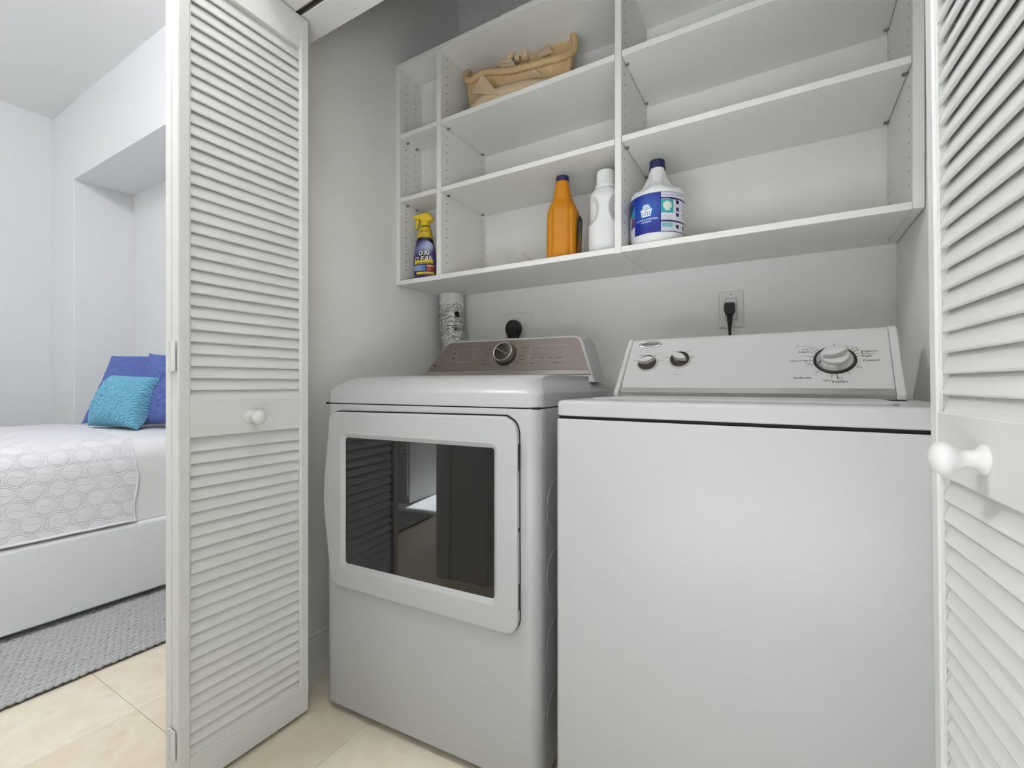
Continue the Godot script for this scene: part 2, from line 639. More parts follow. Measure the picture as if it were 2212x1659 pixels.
func leaf(door: Node3D, tr: Transform3D, len_: float, knob_at: float, seed_: int) -> void:
	# x along the leaf, y up, the near face at z 0 and the body behind it
	rng.seed = seed_
	var th := 0.028
	var st := 0.025
	var g := Geo.new()
	for x in [0.0, len_ - st]:
		g.box(Vector3(x, 0.0, -th), Vector3(x + st, 1.9405, 0), 0.0025)
	var lf := obj("leaf", g, M.paint, door)
	lf.transform = tr
	var rails := [[0.0, 0.073], [0.796, 0.881], [1.852, 1.9405]]
	for r in rails:
		var ra := obj("rail", bx(Vector3(st - 0.001, r[0], -th + 0.0008), Vector3(len_ - st + 0.001, r[1], -0.0008), 0.0015), M.paint, lf)
		if r[0] > 0.5 and r[0] < 1.0 and knob_at > 0.0:
			ra.name = "knob_rail"
	# one louver slat, low at the near face
	var s := Geo.new()
	var sec := PackedVector2Array()
	for k in 5:
		var a := -PI / 2 + PI * k / 4
		sec.append(Vector2(0.0172 + 0.003 * cos(a), 0.003 * sin(a)))
	for k in 5:
		var a := PI / 2 + PI * k / 4
		sec.append(Vector2(-0.0172 + 0.003 * cos(a), 0.003 * sin(a)))
	var rings := []
	for x in [st - 0.002, len_ - st + 0.002]:
		var r := PackedVector3Array()
		for q in sec:
			r.append(Vector3(x, q.y, q.x))
		rings.append(r)
	s.loft(rings)
	var sm := s.mesh(60)
	for zone in [[0.073, 0.796, 26], [0.881, 1.852, 35]]:
		var pitch: float = (zone[1] - zone[0]) / zone[2]
		for i in zone[2]:
			var o := obj("slat", sm, M.paint, lf)
			var tilt := deg_to_rad(70.5 + rng.randf_range(-0.9, 0.9))
			if rng.randf() < 0.05:
				tilt += deg_to_rad(rng.randf_range(-4, 2))
			o.transform = Transform3D(Basis(Vector3.RIGHT, tilt), Vector3(0, zone[0] + pitch * (i + 0.5) - 0.0005, -th / 2 + rng.randf_range(-0.0006, 0.0006)))
	# narrow beads where the slats enter the stiles
	for x in [st, len_ - st - 0.002]:
		g = Geo.new()
		for zone in [[0.073, 0.796], [0.881, 1.852]]:
			g.box(Vector3(x, zone[0], -0.006), Vector3(x + 0.002, zone[1], -0.0035))
		obj("bead", g, M.paint, lf)
	if knob_at > 0.0:
		g = Geo.new()
		g.lathe([Vector2(0.0001, 0), Vector2(0.0165, 0), Vector2(0.017, 0.002), Vector2(0.0150, 0.004), Vector2(0.0105, 0.007), Vector2(0.0092, 0.013), Vector2(0.0095, 0.019), Vector2(0.0125, 0.024), Vector2(0.0165, 0.029), Vector2(0.0182, 0.034), Vector2(0.0175, 0.039), Vector2(0.0140, 0.0435), Vector2(0.0075, 0.0462), Vector2(0.0001, 0.047)], 32)
		var kn := obj("knob", g, M.paint, lf, false, 60)
		kn.transform = Transform3D(Basis(Vector3.RIGHT, PI / 2), Vector3(knob_at, 0.836, -0.0008))


func hinges(door: Node3D, at: Vector3, dir: float) -> void:
	# white painted hinges across the two leaf ends
	for y in [0.115, 0.98, 1.83]:
		var g := Geo.new()
		g.box(Vector3(-0.006, -0.034, 0.0), Vector3(0.016, 0.034, 0.0022), 0.0008)
		g.box(Vector3(-0.026, -0.030, 0.0), Vector3(-0.008, 0.030, 0.0016), 0.0006)
		var path := PackedVector3Array([Vector3(-0.007, -0.034, 0.0025), Vector3(-0.007, 0.034, 0.0025)])
		g.tube(path, 0.0032, 10)
		var o := obj("hinge", g, M.paint, door)
		o.transform = Transform3D(Basis(Vector3.UP, 0.0).scaled(Vector3(dir, 1, 1)), at + Vector3(0, y, 0))


func doors() -> void:
	var l := 0.325
	var d1 := thing("door_1", "white louvered bifold door folded open beside the dryer, bedroom behind it", "door", Vector3(-1.18, 0.012, -0.66))
	tag(d1, "", "", "", "structure")
	var inv := d1.transform.affine_inverse()
	leaf(d1, inv * Transform3D(Basis(Vector3.UP, PI / 2), Vector3(-1.153, 0.012, -0.501)), l, 0.161, 3)
	leaf(d1, inv * Transform3D(Basis(Vector3.UP, -PI / 2), Vector3(-1.2125, 0.012, -0.826)), l, 0.0, 4)
	hinges(d1, inv * Vector3(-1.174, 0.012, -0.4985), 1.0)
	var g := Geo.new()
	g.xf = Transform3D(Basis(Vector3.RIGHT, 0), inv * Vector3(-1.167, 1.9525, -0.797))
	g.lathe([Vector2(0.0001, -0.002), Vector2(0.004, -0.002), Vector2(0.004, 0.012), Vector2(0.006, 0.013), Vector2(0.006, 0.022), Vector2(0.0001, 0.022)], 16)
	obj("guide_pin", g, M.rust, d1)
	var d2 := thing("door_2", "white louvered bifold door folded open in front of the washer", "door", Vector3(0.2, 0.012, -0.68))
	tag(d2, "", "", "", "structure")
	inv = d2.transform.affine_inverse()
	var t := Transform3D(Basis(Vector3.FORWARD, 0.0105 * -1.0) , Vector3.ZERO)
	var turn := Basis(Vector3.UP, -PI / 2 + 0.0637)
	var lean := Basis(Vector3.BACK, 0.0105)
	var at := Vector3(0.1848, 0.012, -0.850)
	leaf(d2, inv * Transform3D(lean * turn, at), l, 0.162, 5)
	leaf(d2, inv * Transform3D(lean * Basis(Vector3.UP, PI / 2 + 0.0637), at + Vector3(0.0595 + 0.0207, 0, 0.3243)), l, 0.0, 6)


# ------------------------------------------------------------------ the wall shelf unit

func shelf_unit() -> void:
	var f := 1.300
	var k := 1.588
	var u0 := 0.379
	var u1 := 1.227
	var t := thing("wall_shelf_unit", "white melamine open shelf unit hung on the back wall above the appliances", "shelf", W(-0.513, u0, 1.45))
	var bev := 0.0008
	var panel := func(called: String, a0: float, a1: float, y0: float, y1: float, b0: float, b1: float) -> MeshInstance3D:
		return obj(called, bx(W(a0, y0, b0), W(a1, y1, b1), bev), M.melamine, t, true)
	var left = panel.call("side_panel", -1.2862, -1.266, u0, u1, f, k)
	var d1 = panel.call("divider", -1.087, -1.066, u0 - 0.0012, u1 - 0.018, f, k)
	var d2 = panel.call("divider", -0.422, -0.403, u0 - 0.0012, u1 - 0.018, f, k)
	var right = panel.call("side_panel", 0.240, 0.260, u0, u1, f, k)
	panel.call("top_panel", -1.2655, 0.2395, u1 - 0.0175, u1, f + 0.0006, k)
	panel.call("bottom_panel", -1.2655, -1.0875, u0, u0 + 0.017, f + 0.0004, k)
	panel.call("bottom_panel", -1.0655, -0.4225, u0, u0 + 0.017, f + 0.0004, k)
	panel.call("bottom_panel", -0.4025, 0.2395, u0, u0 + 0.017, f + 0.0004, k)
	panel.call("back_panel", -1.2862, 0.260, u0 + 0.002, u1 - 0.002, k + 0.0005, 1.6025)
	panel.call("duct_cover_panel", -1.2655, -1.0875, u0 + 0.0175, u1 - 0.018, 1.42, 1.432)
	# adjustable shelves with their pins
	var cells := [[-1.2647, -1.0883, 1.418, [0.9385, 0.6955]], [-1.0647, -0.4233, k - 0.001, [0.940, 0.694]], [-0.4017, 0.2387, k - 0.001, [0.9435, 0.6975]]]
	var pin := Geo.new()
	pin.lathe([Vector2(0.0001, 0), Vector2(0.0026, 0), Vector2(0.0026, 0.011), Vector2(0.0001, 0.011)], 10)
	pin.box(Vector3(-0.004, 0.002, -0.0026), Vector3(0.004, 0.0115, -0.0008), 0.0004)
	var pm := pin.mesh(50)
	for c in cells:
		for y in c[3]:
			var s = panel.call("shelf", c[0], c[1], y, y + 0.017, f + 0.001, c[2])
			for e in [[c[0] - 0.001, -PI / 2], [c[1] + 0.001, PI / 2]]:
				for b in [1.336, 1.558 if c[2] > 1.5 else 1.388]:
					var o := obj("shelf_pin", pm, M.pin, s)
					o.transform = Transform3D(Basis(Vector3.BACK, e[1]) , W(e[0], y - 0.0034, b))
	# rows of holes for the pins
	for face in [[left, -1.266, 1.0, [1.335, 1.388], cells[0]], [d1, -1.087, -1.0, [1.335, 1.388], cells[0]], [d1, -1.066, 1.0, [1.335, 1.558], cells[1]], [d2, -0.422, -1.0, [1.335, 1.558], cells[1]], [d2, -0.403, 1.0, [1.335, 1.558], cells[2]], [right, 0.240, -1.0, [1.335, 1.558], cells[2]]]:
		for b in face[3]:
			var g := Geo.new()
			for i in 25:
				var y := 1.190 - 0.0311 * i
				var free := y > u0 + 0.03
				for s in face[4][3]:
					if absf(y - s - 0.0085) < 0.014:
						free = false
				if free:
					g.xf = Transform3D(Basis(Vector3.BACK, -PI / 2 * face[2]), W(face[1] - face[2] * 0.0006, y, b))
					g.lathe([Vector2(0.0023, 0), Vector2(0.0023, 0.0009)], 8)
			tag(obj("pin_hole_row", g, M.hole, face[0]), "", "", "", "stuff")


# ------------------------------------------------------------------ print: lettering stamped into a picture

var letters := {}

func stamp(im: Image, text: String, at: Vector2, h: float, c: Color, align := 0.5, bold := false, squeeze := 1.0, turn := 0.0, slant := 0.0) -> void:
	# h: height of a capital in pixels
	var key := text + ("*" if bold else "")
	if not letters.has(key):
		var tm := TextMesh.new()
		tm.text = text
		var f := SystemFont.new()
		f.font_names = ["Droid Sans"]
		if bold:
			f.font_weight = 700
		tm.font = f
		tm.font_size = 32
		tm.pixel_size = 1.0
		tm.depth = 0.0
		tm.curve_step = 4.0
		letters[key] = [tm.get_mesh_arrays()[Mesh.ARRAY_VERTEX], tm.get_aabb()]
	var v: PackedVector3Array = letters[key][0]
	var bb: AABB = letters[key][1]
	var k := h / 23.0
	var cs := cos(turn)
	var sn := sin(turn)
	var o := PackedVector2Array()
	for q in v:
		var x := (q.x - bb.position.x - bb.size.x * align) * k * squeeze + q.y * k * slant
		var y := -(q.y - 0.0) * k
		o.append(at + Vector2(x * cs - y * sn, x * sn + y * cs))
	for i in range(0, o.size() - 2, 3):
		fill_tri(im, o[i], o[i + 1], o[i + 2], c)


func fill_tri(im: Image, a: Vector2, b: Vector2, d: Vector2, c: Color) -> void:
	var ar := (b - a).cross(d - a)
	if absf(ar) < 0.001:
		return
	var x0 := maxi(0, int(floor(minf(a.x, minf(b.x, d.x)))))
	var x1 := mini(im.get_width() - 1, int(ceil(maxf(a.x, maxf(b.x, d.x)))))
	var y0 := maxi(0, int(floor(minf(a.y, minf(b.y, d.y)))))
	var y1 := mini(im.get_height() - 1, int(ceil(maxf(a.y, maxf(b.y, d.y)))))
	for y in range(y0, y1 + 1):
		for x in range(x0, x1 + 1):
			var q := Vector2(x + 0.5, y + 0.5)
			var w0 := (b - a).cross(q - a) / ar
			var w1 := (d - b).cross(q - b) / ar
			var w2 := (a - d).cross(q - d) / ar
			if w0 >= -0.02 and w1 >= -0.02 and w2 >= -0.02:
				im.set_pixel(x, y, c)


func stroke(im: Image, a: Vector2, b: Vector2, w: float, c: Color) -> void:
	var n := (b - a).orthogonal().normalized() * w / 2
	fill_tri(im, a - n, b - n, b + n, c)
	fill_tri(im, a - n, b + n, a + n, c)


func disc(im: Image, at: Vector2, r0: float, r1: float, c: Color, a0 := 0.0, a1 := TAU) -> void:
	for y in range(maxi(0, int(at.y - r1 - 1)), mini(im.get_height(), int(at.y + r1 + 2))):
		for x in range(maxi(0, int(at.x - r1 - 1)), mini(im.get_width(), int(at.x + r1 + 2))):
			var q := Vector2(x + 0.5, y + 0.5) - at
			if q.length() >= r0 and q.length() <= r1 and fposmod(q.angle() - a0, TAU) <= a1 - a0 + 0.0001:
				im.set_pixel(x, y, c)


func frame(im: Image, q: Array, w: float, c: Color) -> void:
	for i in q.size():
		stroke(im, q[i], q[(i + 1) % q.size()], w, c)


func printed(im: Image, rough := 0.4, metal := 0.0) -> StandardMaterial3D:
	var m := mat(Color.WHITE, rough, metal)
	m.albedo_texture = ImageTexture.create_from_image(im)
	m.texture_repeat = false
	return m


# ------------------------------------------------------------------ dryer

func dryer() -> void:
	var w := 0.676
	var d := 0.60
	var t := thing("dryer", "white front-loading clothes dryer with dark glass door window and taupe control panel", "dryer", Vector3(-1.142, 0, -0.868), 0.061)
	var off := Vector2(w / 2, -d / 2)
	var g := Geo.new()
	var rings := []
	for q in [[0.024, 0.004], [0.028, 0.0], [0.45, 0.0], [0.8715, 0.0], [0.8735, 0.0015]]:
		var full := flat_ring(rrect(w - 2 * q[1], d - 2 * q[1], 0.030 - q[1], 8), q[0], off)
		var r := PackedVector3Array()
		for i in full.size():
			r.append(full[(i + 9) % full.size()])
		rings.append(r)
	g.loft(rings, true, true, false)
	for q in [[0.03, w - 0.03, 0.024, 0.42], [0.03, w - 0.03, 0.795, 0.8735], [0.03, 0.080, 0.42, 0.795], [0.577, w - 0.03, 0.42, 0.795]]:
		g.quad(Vector3(q[0], q[2], 0), Vector3(q[1], q[2], 0), Vector3(q[1], q[3], 0), Vector3(q[0], q[3], 0))
	var body := obj("cabinet", g, M.enamel, t)
	# drum behind the door window
	g = Geo.new()
	rings = []
	var hole := PackedVector3Array()
	for i in 64:
		var v := Vector2.from_angle(TAU * (i + 0.5) / 64)
		var m := minf(0.2485 / maxf(absf(v.x), 0.001), 0.1875 / maxf(absf(v.y), 0.001))
		hole.append(Vector3(0.3285 + v.x * m, 0.6075 + v.y * m, -0.0005))
	rings.append(hole)
	for q in [[0.215, 0.172, -0.045], [0.200, 0.160, -0.050], [0.205, 0.165, -0.060], [0.27, 0.27, -0.065], [0.27, 0.27, -0.46], [0.01, 0.01, -0.46]]:
		var r := PackedVector3Array()
		for i in 64:
			var v := Vector2.from_angle(TAU * (i + 0.5) / 64)
			r.append(Vector3(0.3285 + v.x * q[0], 0.6075 + v.y * q[1], q[2]))
		rings.append(r)
	g.loft(rings, false, true, true, Vector2(0, 1), Vector2(1, 0), false)
	obj("drum", g, mat(Color(0.14, 0.14, 0.14), 0.4, 0.3), t, false, 30)
	g = Geo.new()
	g.prism(PackedVector2Array([Vector2(0.425, 0.665), Vector2(0.475, 0.690), Vector2(0.535, 0.600), Vector2(0.535, 0.520), Vector2(0.505, 0.535)]), -0.034, -0.033)
	obj("care_sticker", g, mat(Color(0.80, 0.80, 0.80), 0.5), t)
	for x in [0.05, w - 0.05]:
		for z in [-0.06, -d + 0.06]:
			g = Geo.new()
			g.xf = Transform3D(Basis.IDENTITY, Vector3(x, 0, z))
			g.lathe([Vector2(0.018, 0), Vector2(0.018, 0.008), Vector2(0.008, 0.010), Vector2(0.008, 0.025)], 16)
			obj("foot", g, M.black, t)
	# side panel joint and pressed ovals on the right flank
	g = Geo.new()
	g.box(Vector3(w - 0.0004, 0.03, -0.0345), Vector3(w + 0.0007, 0.872, -0.0330), 0.0)
	for y in [0.641, 0.476, 0.311, 0.146]:
		var path := PackedVector3Array()
		for q in rrect(0.30, 0.122, 0.06, 8):
			path.append(Vector3(w - 0.0012, y + q.y, -0.195 + q.x))
		g.tube(path, 0.0022, 8, true)
	obj("side_pressing", g, M.enamel, body)
	# top: front hood that rounds over to the deck
	obj("seam", bx(Vector3(0.004, 0.8725, -d + 0.004), Vector3(w - 0.004, 0.8775, -0.0035)), M.dark_gap, t)
	g = Geo.new()
	rings = []
	for q in [[0.8762, 0.0015], [0.8775, 0.0], [0.9065, 0.0005], [0.9100, 0.002], [0.9160, 0.0060], [0.9235, 0.0125], [0.9310, 0.0205], [0.9380, 0.0300], [0.9440, 0.0415], [0.9485, 0.0550], [0.9515, 0.0720], [0.9530, 0.0950], [0.9535, 0.1300]]:
		rings.append(flat_ring(rrect(w - 2 * minf(q[1] * 0.8, 0.026), d - q[1] - 0.001, maxf(0.030, 0.030 + q[1] * 0.35), 8), q[0], Vector2(w / 2, -(d + q[1]) / 2)))
	g.loft(rings)
	obj("top", g, M.enamel, t, false, 30)
	# control console: tilted front with slanted ends, flaring into the deck behind
	g = Geo.new()
	var outline := func(xl0: float, xr0: float, xl1: float, xr1: float, y0: float, y1: float, zf: float, lean: float, r: float) -> PackedVector3Array:
		var pts := PackedVector2Array()
		var bl := Vector2(xl0, y0)
		var tl := Vector2(xl1, y1)
		var tr := Vector2(xr1, y1)
		var br := Vector2(xr0, y0)
		var a := tl + (bl - tl).normalized() * r
		var b := tl + Vector2(r, 0)
		var c := tr - Vector2(r, 0)
		var e := tr + (br - tr).normalized() * r
		for i in 6:
			pts.append(bl.lerp(a, i / 6.0))
		for i in 7:
			var s := i / 6.0
			pts.append(a.lerp(tl, s).lerp(tl.lerp(b, s), s))
		for i in 5:
			pts.append(b.lerp(c, (i + 1) / 6.0))
		for i in 7:
			var s := i / 6.0
			pts.append(c.lerp(tr, s).lerp(tr.lerp(e, s), s))
		for i in 6:
			pts.append(e.lerp(br, (i + 1) / 6.0))
		var o := PackedVector3Array()
		for q in pts:
			o.append(Vector3(q.x, q.y, zf - lean * (q.y - 0.9756)))
		return o
	rings = []
	for q in [[0.0060, 0.6700, 0.0905, 0.6060, 1.0860, -0.4455], [0.0042, 0.6720, 0.0885, 0.6080, 1.0880, -0.4475], [0.0028, 0.6735, 0.0870, 0.6100, 1.0900, -0.4530], [0.0020, 0.6745, 0.0850, 0.6150, 1.0905, -0.472], [0.0015, 0.6748, 0.0800, 0.6230, 1.0890, -0.505], [0.0015, 0.6748, 0.0760, 0.6280, 1.0800, -0.525], [0.0015, 0.6745, 0.0760, 0.6280, 1.0600, -0.545]]:
		rings.append(outline.call(q[0], q[1], q[2], q[3], 0.936, q[4], q[5], 0.41, 0.03))
	g.loft(rings)
	obj("console", g, M.enamel, t, false, 40)
	var pl := PackedVector2Array()
	var pp: PackedVector3Array = outline.call(0.0253, 0.6489, 0.0937, 0.6005, 0.9756, 1.0825, 0.0, 0.0, 0.022)
	for q in pp:
		pl.append(Vector2(q.x, q.y))
	var im := Image.create(1280, 256, false, Image.FORMAT_RGB8)
	var nz := FastNoiseLite.new()
	nz.seed = 4
	nz.frequency = 0.02
	for y in 256:
		for x in 1280:
			var s := 1.0 + 0.05 * nz.get_noise_2d(x * 0.15, y * 9.0) + 0.02 * nz.get_noise_2d(x * 3.0, y * 30.0)
			im.set_pixel(x, y, Color(0.475 * s, 0.43 * s, 0.39 * s))
	var at := func(x: float, y: float) -> Vector2:
		return Vector2((x - 0.02) / 0.64 * 1280.0, (1.09 - y) / 0.12 * 256.0)
	var dk := Color(0.16, 0.12, 0.10)
	var lt := Color(0.66, 0.62, 0.57)
	disc(im, at.call(0.0553, 0.9975), 5, 10, dk)
	disc(im, at.call(0.0553, 0.9975), 0, 2.5, dk)
	stamp(im, "Profile", at.call(0.066, 0.9945), 9, dk, 0.0, false, 1.15, 0.0, 0.2)
	frame(im, [at.call(0.1221, 1.0524), at.call(0.1439, 1.0524), at.call(0.1401, 1.0131), at.call(0.1179, 1.0140)], 1.6, lt)
	frame(im, [at.call(0.1517, 1.0558), at.call(0.2198, 1.0557), at.call(0.2150, 1.0093), at.call(0.1472, 1.0093)], 1.8, lt)
	disc(im, at.call(0.1320, 1.0400), 4, 7, dk)
	stroke(im, at.call(0.120, 1.0335), at.call(0.141, 1.0335), 1.2, lt)
	fill_tri(im, at.call(0.1255, 1.0265), at.call(0.1255, 1.0185), at.call(0.1295, 1.0225), dk)
	stroke(im, at.call(0.132, 1.026), at.call(0.132, 1.019), 3, dk)
	stroke(im, at.call(0.135, 1.026), at.call(0.135, 1.019), 3, dk)
	for q in [["NORMAL", 0.2714, 1.0520], ["MIXED LOAD", 0.2754, 1.0385], ["DELICATES", 0.2712, 1.0257], ["SPEED", 0.2641, 1.0116], ["WRINKLE FREE", 0.2737, 0.9984], ["TOWELS", 0.4160, 1.0530], ["BULKY", 0.4171, 1.0394], ["QUICK DRY", 0.4095, 1.0263], ["SANITIZE", 0.4098, 1.0130], ["TIMED DRY", 0.4062, 0.9997]]:
		stamp(im, q[0], at.call(q[1], q[2]), 6.4, dk, 0.5, true, 1.05)
		if q[1] < 0.3:
			stroke(im, at.call(q[1] + 0.026, q[2] + 0.0015), at.call(0.308, q[2] + 0.0015), 1.3, lt)
		else:
			stroke(im, at.call(0.383, q[2] + 0.0015), at.call(q[1] - 0.024, q[2] + 0.0015), 1.3, lt)
	stroke(im, at.call(0.262, 1.0485), at.call(0.281, 1.0485), 1.2, dk)
	stroke(im, at.call(0.409, 1.0495), at.call(0.423, 1.0495), 1.2, dk)
	stroke(im, at.call(0.4387, 1.0588), at.call(0.5652, 1.0581), 1.6, lt)
	stroke(im, at.call(0.4387, 1.0588), at.call(0.4350, 1.0110), 1.8, lt)
	stroke(im, at.call(0.5652, 1.0581), at.call(0.5690, 1.0330), 1.0, lt)
	stroke(im, at.call(0.4350, 1.0110), at.call(0.5690, 1.0100), 0.8, lt)
	for q in [["Time", 0.4510, 6.5], ["Temp", 0.4821, 8.0], ["Level", 0.5119, 8.0], ["My Cycle", 0.5434, 8.0]]:
		stamp(im, q[0], at.call(q[1], 1.0160), q[2], dk, 0.5, true)
	stamp(im, "Signal", at.call(0.4496, 0.9996), 7, dk, 0.5, true)
	stamp(im, "Delay Start", at.call(0.5417, 0.9996), 8, dk, 0.5, true)
	for q in [["More Dry", 0.4644, 1.0516], ["High", 0.4918, 1.0514], ["Extra", 0.5267, 1.0514], ["Less", 0.4920, 1.0230], ["Low", 0.5190, 1.0228]]:
		stamp(im, q[0], at.call(q[1], q[2]), 4.5, dk, 0.5)
	for i in 4:
		stroke(im, at.call(0.4625 - i * 0.002, 1.0455 - i * 0.0068), at.call(0.4665 - i * 0.002, 1.0455 - i * 0.0068), 3.0, dk)
	g = Geo.new()
	var tri := Geometry2D.triangulate_polygon(pl)
	var lift := func(q: Vector2, e: float) -> Vector3:
		return Vector3(q.x, q.y, -0.4437 + e - 0.41 * (q.y - 0.9756))
	var uvof := func(q: Vector2) -> Vector2:
		return Vector2((q.x - 0.02) / 0.64, (1.09 - q.y) / 0.12)
	for i in range(0, tri.size(), 3):
		var a := pl[tri[i]]; var b := pl[tri[i + 1]]; var c := pl[tri[i + 2]]
		if (b - a).cross(c - a) < 0.0:
			var s := b; b = c; c = s
		g.t3(lift.call(a, 0.0), lift.call(b, 0.0), lift.call(c, 0.0), uvof.call(a), uvof.call(b), uvof.call(c))
	for i in pl.size():
		var a := pl[i]; var b := pl[(i + 1) % pl.size()]
		g.quad(lift.call(a, -0.004), lift.call(a, 0.0), lift.call(b, 0.0), lift.call(b, -0.004), uvof.call(a), uvof.call(a), uvof.call(b), uvof.call(b))
	var pm := printed(im, 0.45, 0.15)
	obj("control_panel", g, pm, t, false, 30)
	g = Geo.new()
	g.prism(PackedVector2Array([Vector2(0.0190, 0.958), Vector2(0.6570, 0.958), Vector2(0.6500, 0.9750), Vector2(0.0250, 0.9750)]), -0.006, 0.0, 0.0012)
	var refl_strip := obj("lip_reflection", g, mat(Color(0.55, 0.52, 0.49), 0.2), t)  # strip tinted as the panel's reflection in the glossy white deck
	refl_strip.transform = Transform3D(Basis(Vector3.RIGHT, -atan(0.41)), Vector3(0, 0.9756, -0.4437)) * Transform3D(Basis.IDENTITY, Vector3(0, -0.9756, 0.0012))
	# selector knob on the panel
	var kn := Node3D.new()
	var tilt := atan(0.41)
	var basis := Basis(Vector3.RIGHT, PI / 2 - tilt)
	var kat := Vector3(0.345, 1.0315, -0.4437 - 0.41 * (1.0315 - 0.9756))
	kn.free()
	g = Geo.new()
	g.lathe([Vector2(0.0001, 0), Vector2(0.0405, 0), Vector2(0.0405, 0.004), Vector2(0.038, 0.005), Vector2(0.0001, 0.005)], 48)
	var base := obj("knob", g, M.black, t)
	base.transform = Transform3D(basis, kat)
	g = Geo.new()
	g.lathe([Vector2(0.0370, 0.004), Vector2(0.0375, 0.006), Vector2(0.0360, 0.024), Vector2(0.0350, 0.0262), Vector2(0.0335, 0.0268), Vector2(0.0318, 0.0262), Vector2(0.0312, 0.0245), Vector2(0.0001, 0.0240)], 56)
	obj("knob_skirt", g, M.steel, base, false, 30)
	g = Geo.new()
	g.lathe([Vector2(0.0311, 0.0242), Vector2(0.0305, 0.0250), Vector2(0.018, 0.0256), Vector2(0.0001, 0.0250)], 48)
	obj("knob_face", g, mat(Color(0.30, 0.28, 0.26), 0.25, 0.9), base, false, 30)
	g = Geo.new()
	g.xf = Transform3D(Basis(Vector3.UP, deg_to_rad(-26)), Vector3.ZERO)
	g.box(Vector3(-0.030, 0.0250, -0.0016), Vector3(0.030, 0.0272, 0.0016), 0.0012)
	obj("pointer", g, M.steel, base)
	g = Geo.new()
	g.box(Vector3(0.026, 0.0002, 0.038), Vector3(0.036, 0.0008, 0.040))
	obj("indicator", g, M.enamel, base)
	# door: swollen left edge, round corners, window
	var key := [Vector2(0.0318, 0.80), Vector2(0.0335, 0.826), Vector2(0.043, 0.843), Vector2(0.062, 0.8515), Vector2(0.10, 0.8525), Vector2(0.33, 0.8545), Vector2(0.575, 0.856), Vector2(0.600, 0.8535), Vector2(0.619, 0.842), Vector2(0.6275, 0.822), Vector2(0.6285, 0.79), Vector2(0.6292, 0.60), Vector2(0.6298, 0.42), Vector2(0.6290, 0.393), Vector2(0.621, 0.374), Vector2(0.605, 0.3645), Vector2(0.580, 0.3630), Vector2(0.33, 0.3645), Vector2(0.09, 0.3665), Vector2(0.062, 0.3690), Vector2(0.046, 0.380), Vector2(0.039, 0.398), Vector2(0.034, 0.430), Vector2(0.0235, 0.505), Vector2(0.0140, 0.575), Vector2(0.0125, 0.610), Vector2(0.0150, 0.660), Vector2(0.0230, 0.730)]
	var ol := smooth2(key, 5)
	var mid := Vector2(0.328, 0.607)
	var ray_ring := func(poly: PackedVector2Array, n: int) -> PackedVector2Array:
		var o := PackedVector2Array()
		for i in n:
			var dir := Vector2.from_angle(TAU * (i + 0.5) / n)
			var hit := mid + dir * 0.3
			for j in poly.size():
				var x = Geometry2D.segment_intersects_segment(mid, mid + dir * 2.0, poly[j], poly[(j + 1) % poly.size()])
				if x != null:
					hit = x
			o.append(hit)
		return o
	var n := 384
	var outer: PackedVector2Array = ray_ring.call(ol, n)
	var grow := func(q: PackedVector2Array, e: float) -> PackedVector2Array:
		var o := PackedVector2Array()
		for i in q.size():
			var tn := (q[(i + 1) % q.size()] - q[(i - 1 + q.size()) % q.size()]).normalized()
			o.append(q[i] + Vector2(tn.y, -tn.x) * e)
		return o
	var winr := func(e: float) -> PackedVector2Array:
		var r := PackedVector2Array()
		for v in rrect(0.4735 + 2 * e, 0.3490 + 2 * e, 0.006 + e, 6):
			r.append(v + Vector2(0.3285, 0.6070))
		return ray_ring.call(r, n)
	g = Geo.new()
	rings = [face_ring(outer, 0.003), face_ring(outer, 0.0105), face_ring(grow.call(outer, -0.0008), 0.0128), face_ring(grow.call(outer, -0.0028), 0.0142), face_ring(grow.call(outer, -0.006), 0.0146), face_ring(winr.call(0.0125), 0.0146), face_ring(winr.call(0.0105), 0.0140), face_ring(winr.call(0.0008), 0.0062), face_ring(winr.call(0.0), 0.0050)]
	g.loft(rings, false, false, true, Vector2(0, 1), Vector2(1, 0), false)
	var c0 := g.p[0]
	if (g.p[1] - c0).cross(g.p[2] - c0).dot(Vector3(c0.x - mid.x, c0.y - mid.y, 0)) < 0.0:
		g.flip(0)
	var dr := obj("door", g, M.enamel, t, false, 30)
	var glass := mat(Color(0.010, 0.010, 0.010, 0.66), 0.02, 0.0, 0.70)
	glass.transparency = BaseMaterial3D.TRANSPARENCY_ALPHA
	g = Geo.new()
	g.prism(winr.call(0.001), 0.0035, 0.0055)
	obj("window", g, glass, dr)
	g = Geo.new()
	var gk := PackedVector2Array()
	for q in grow.call(outer, 0.0008):
		gk.append(q + Vector2(0.0004, 0.0024 * clampf((q.y - 0.70) / 0.1, 0, 1)))
	g.prism(gk, 0.0002, 0.0032)
	obj("door_gap_shade", g, M.dark_gap, t)  # dark plate painted as the shadow line around the door
	for q in [[0.735, 0.794], [0.598, 0.606], [0.421, 0.480]]:
		obj("hinge_slot", bx(Vector3(0.6265, q[0], 0.001), Vector3(0.6312, q[1], 0.0095), 0.001), M.black, dr)


# ------------------------------------------------------------------ washer

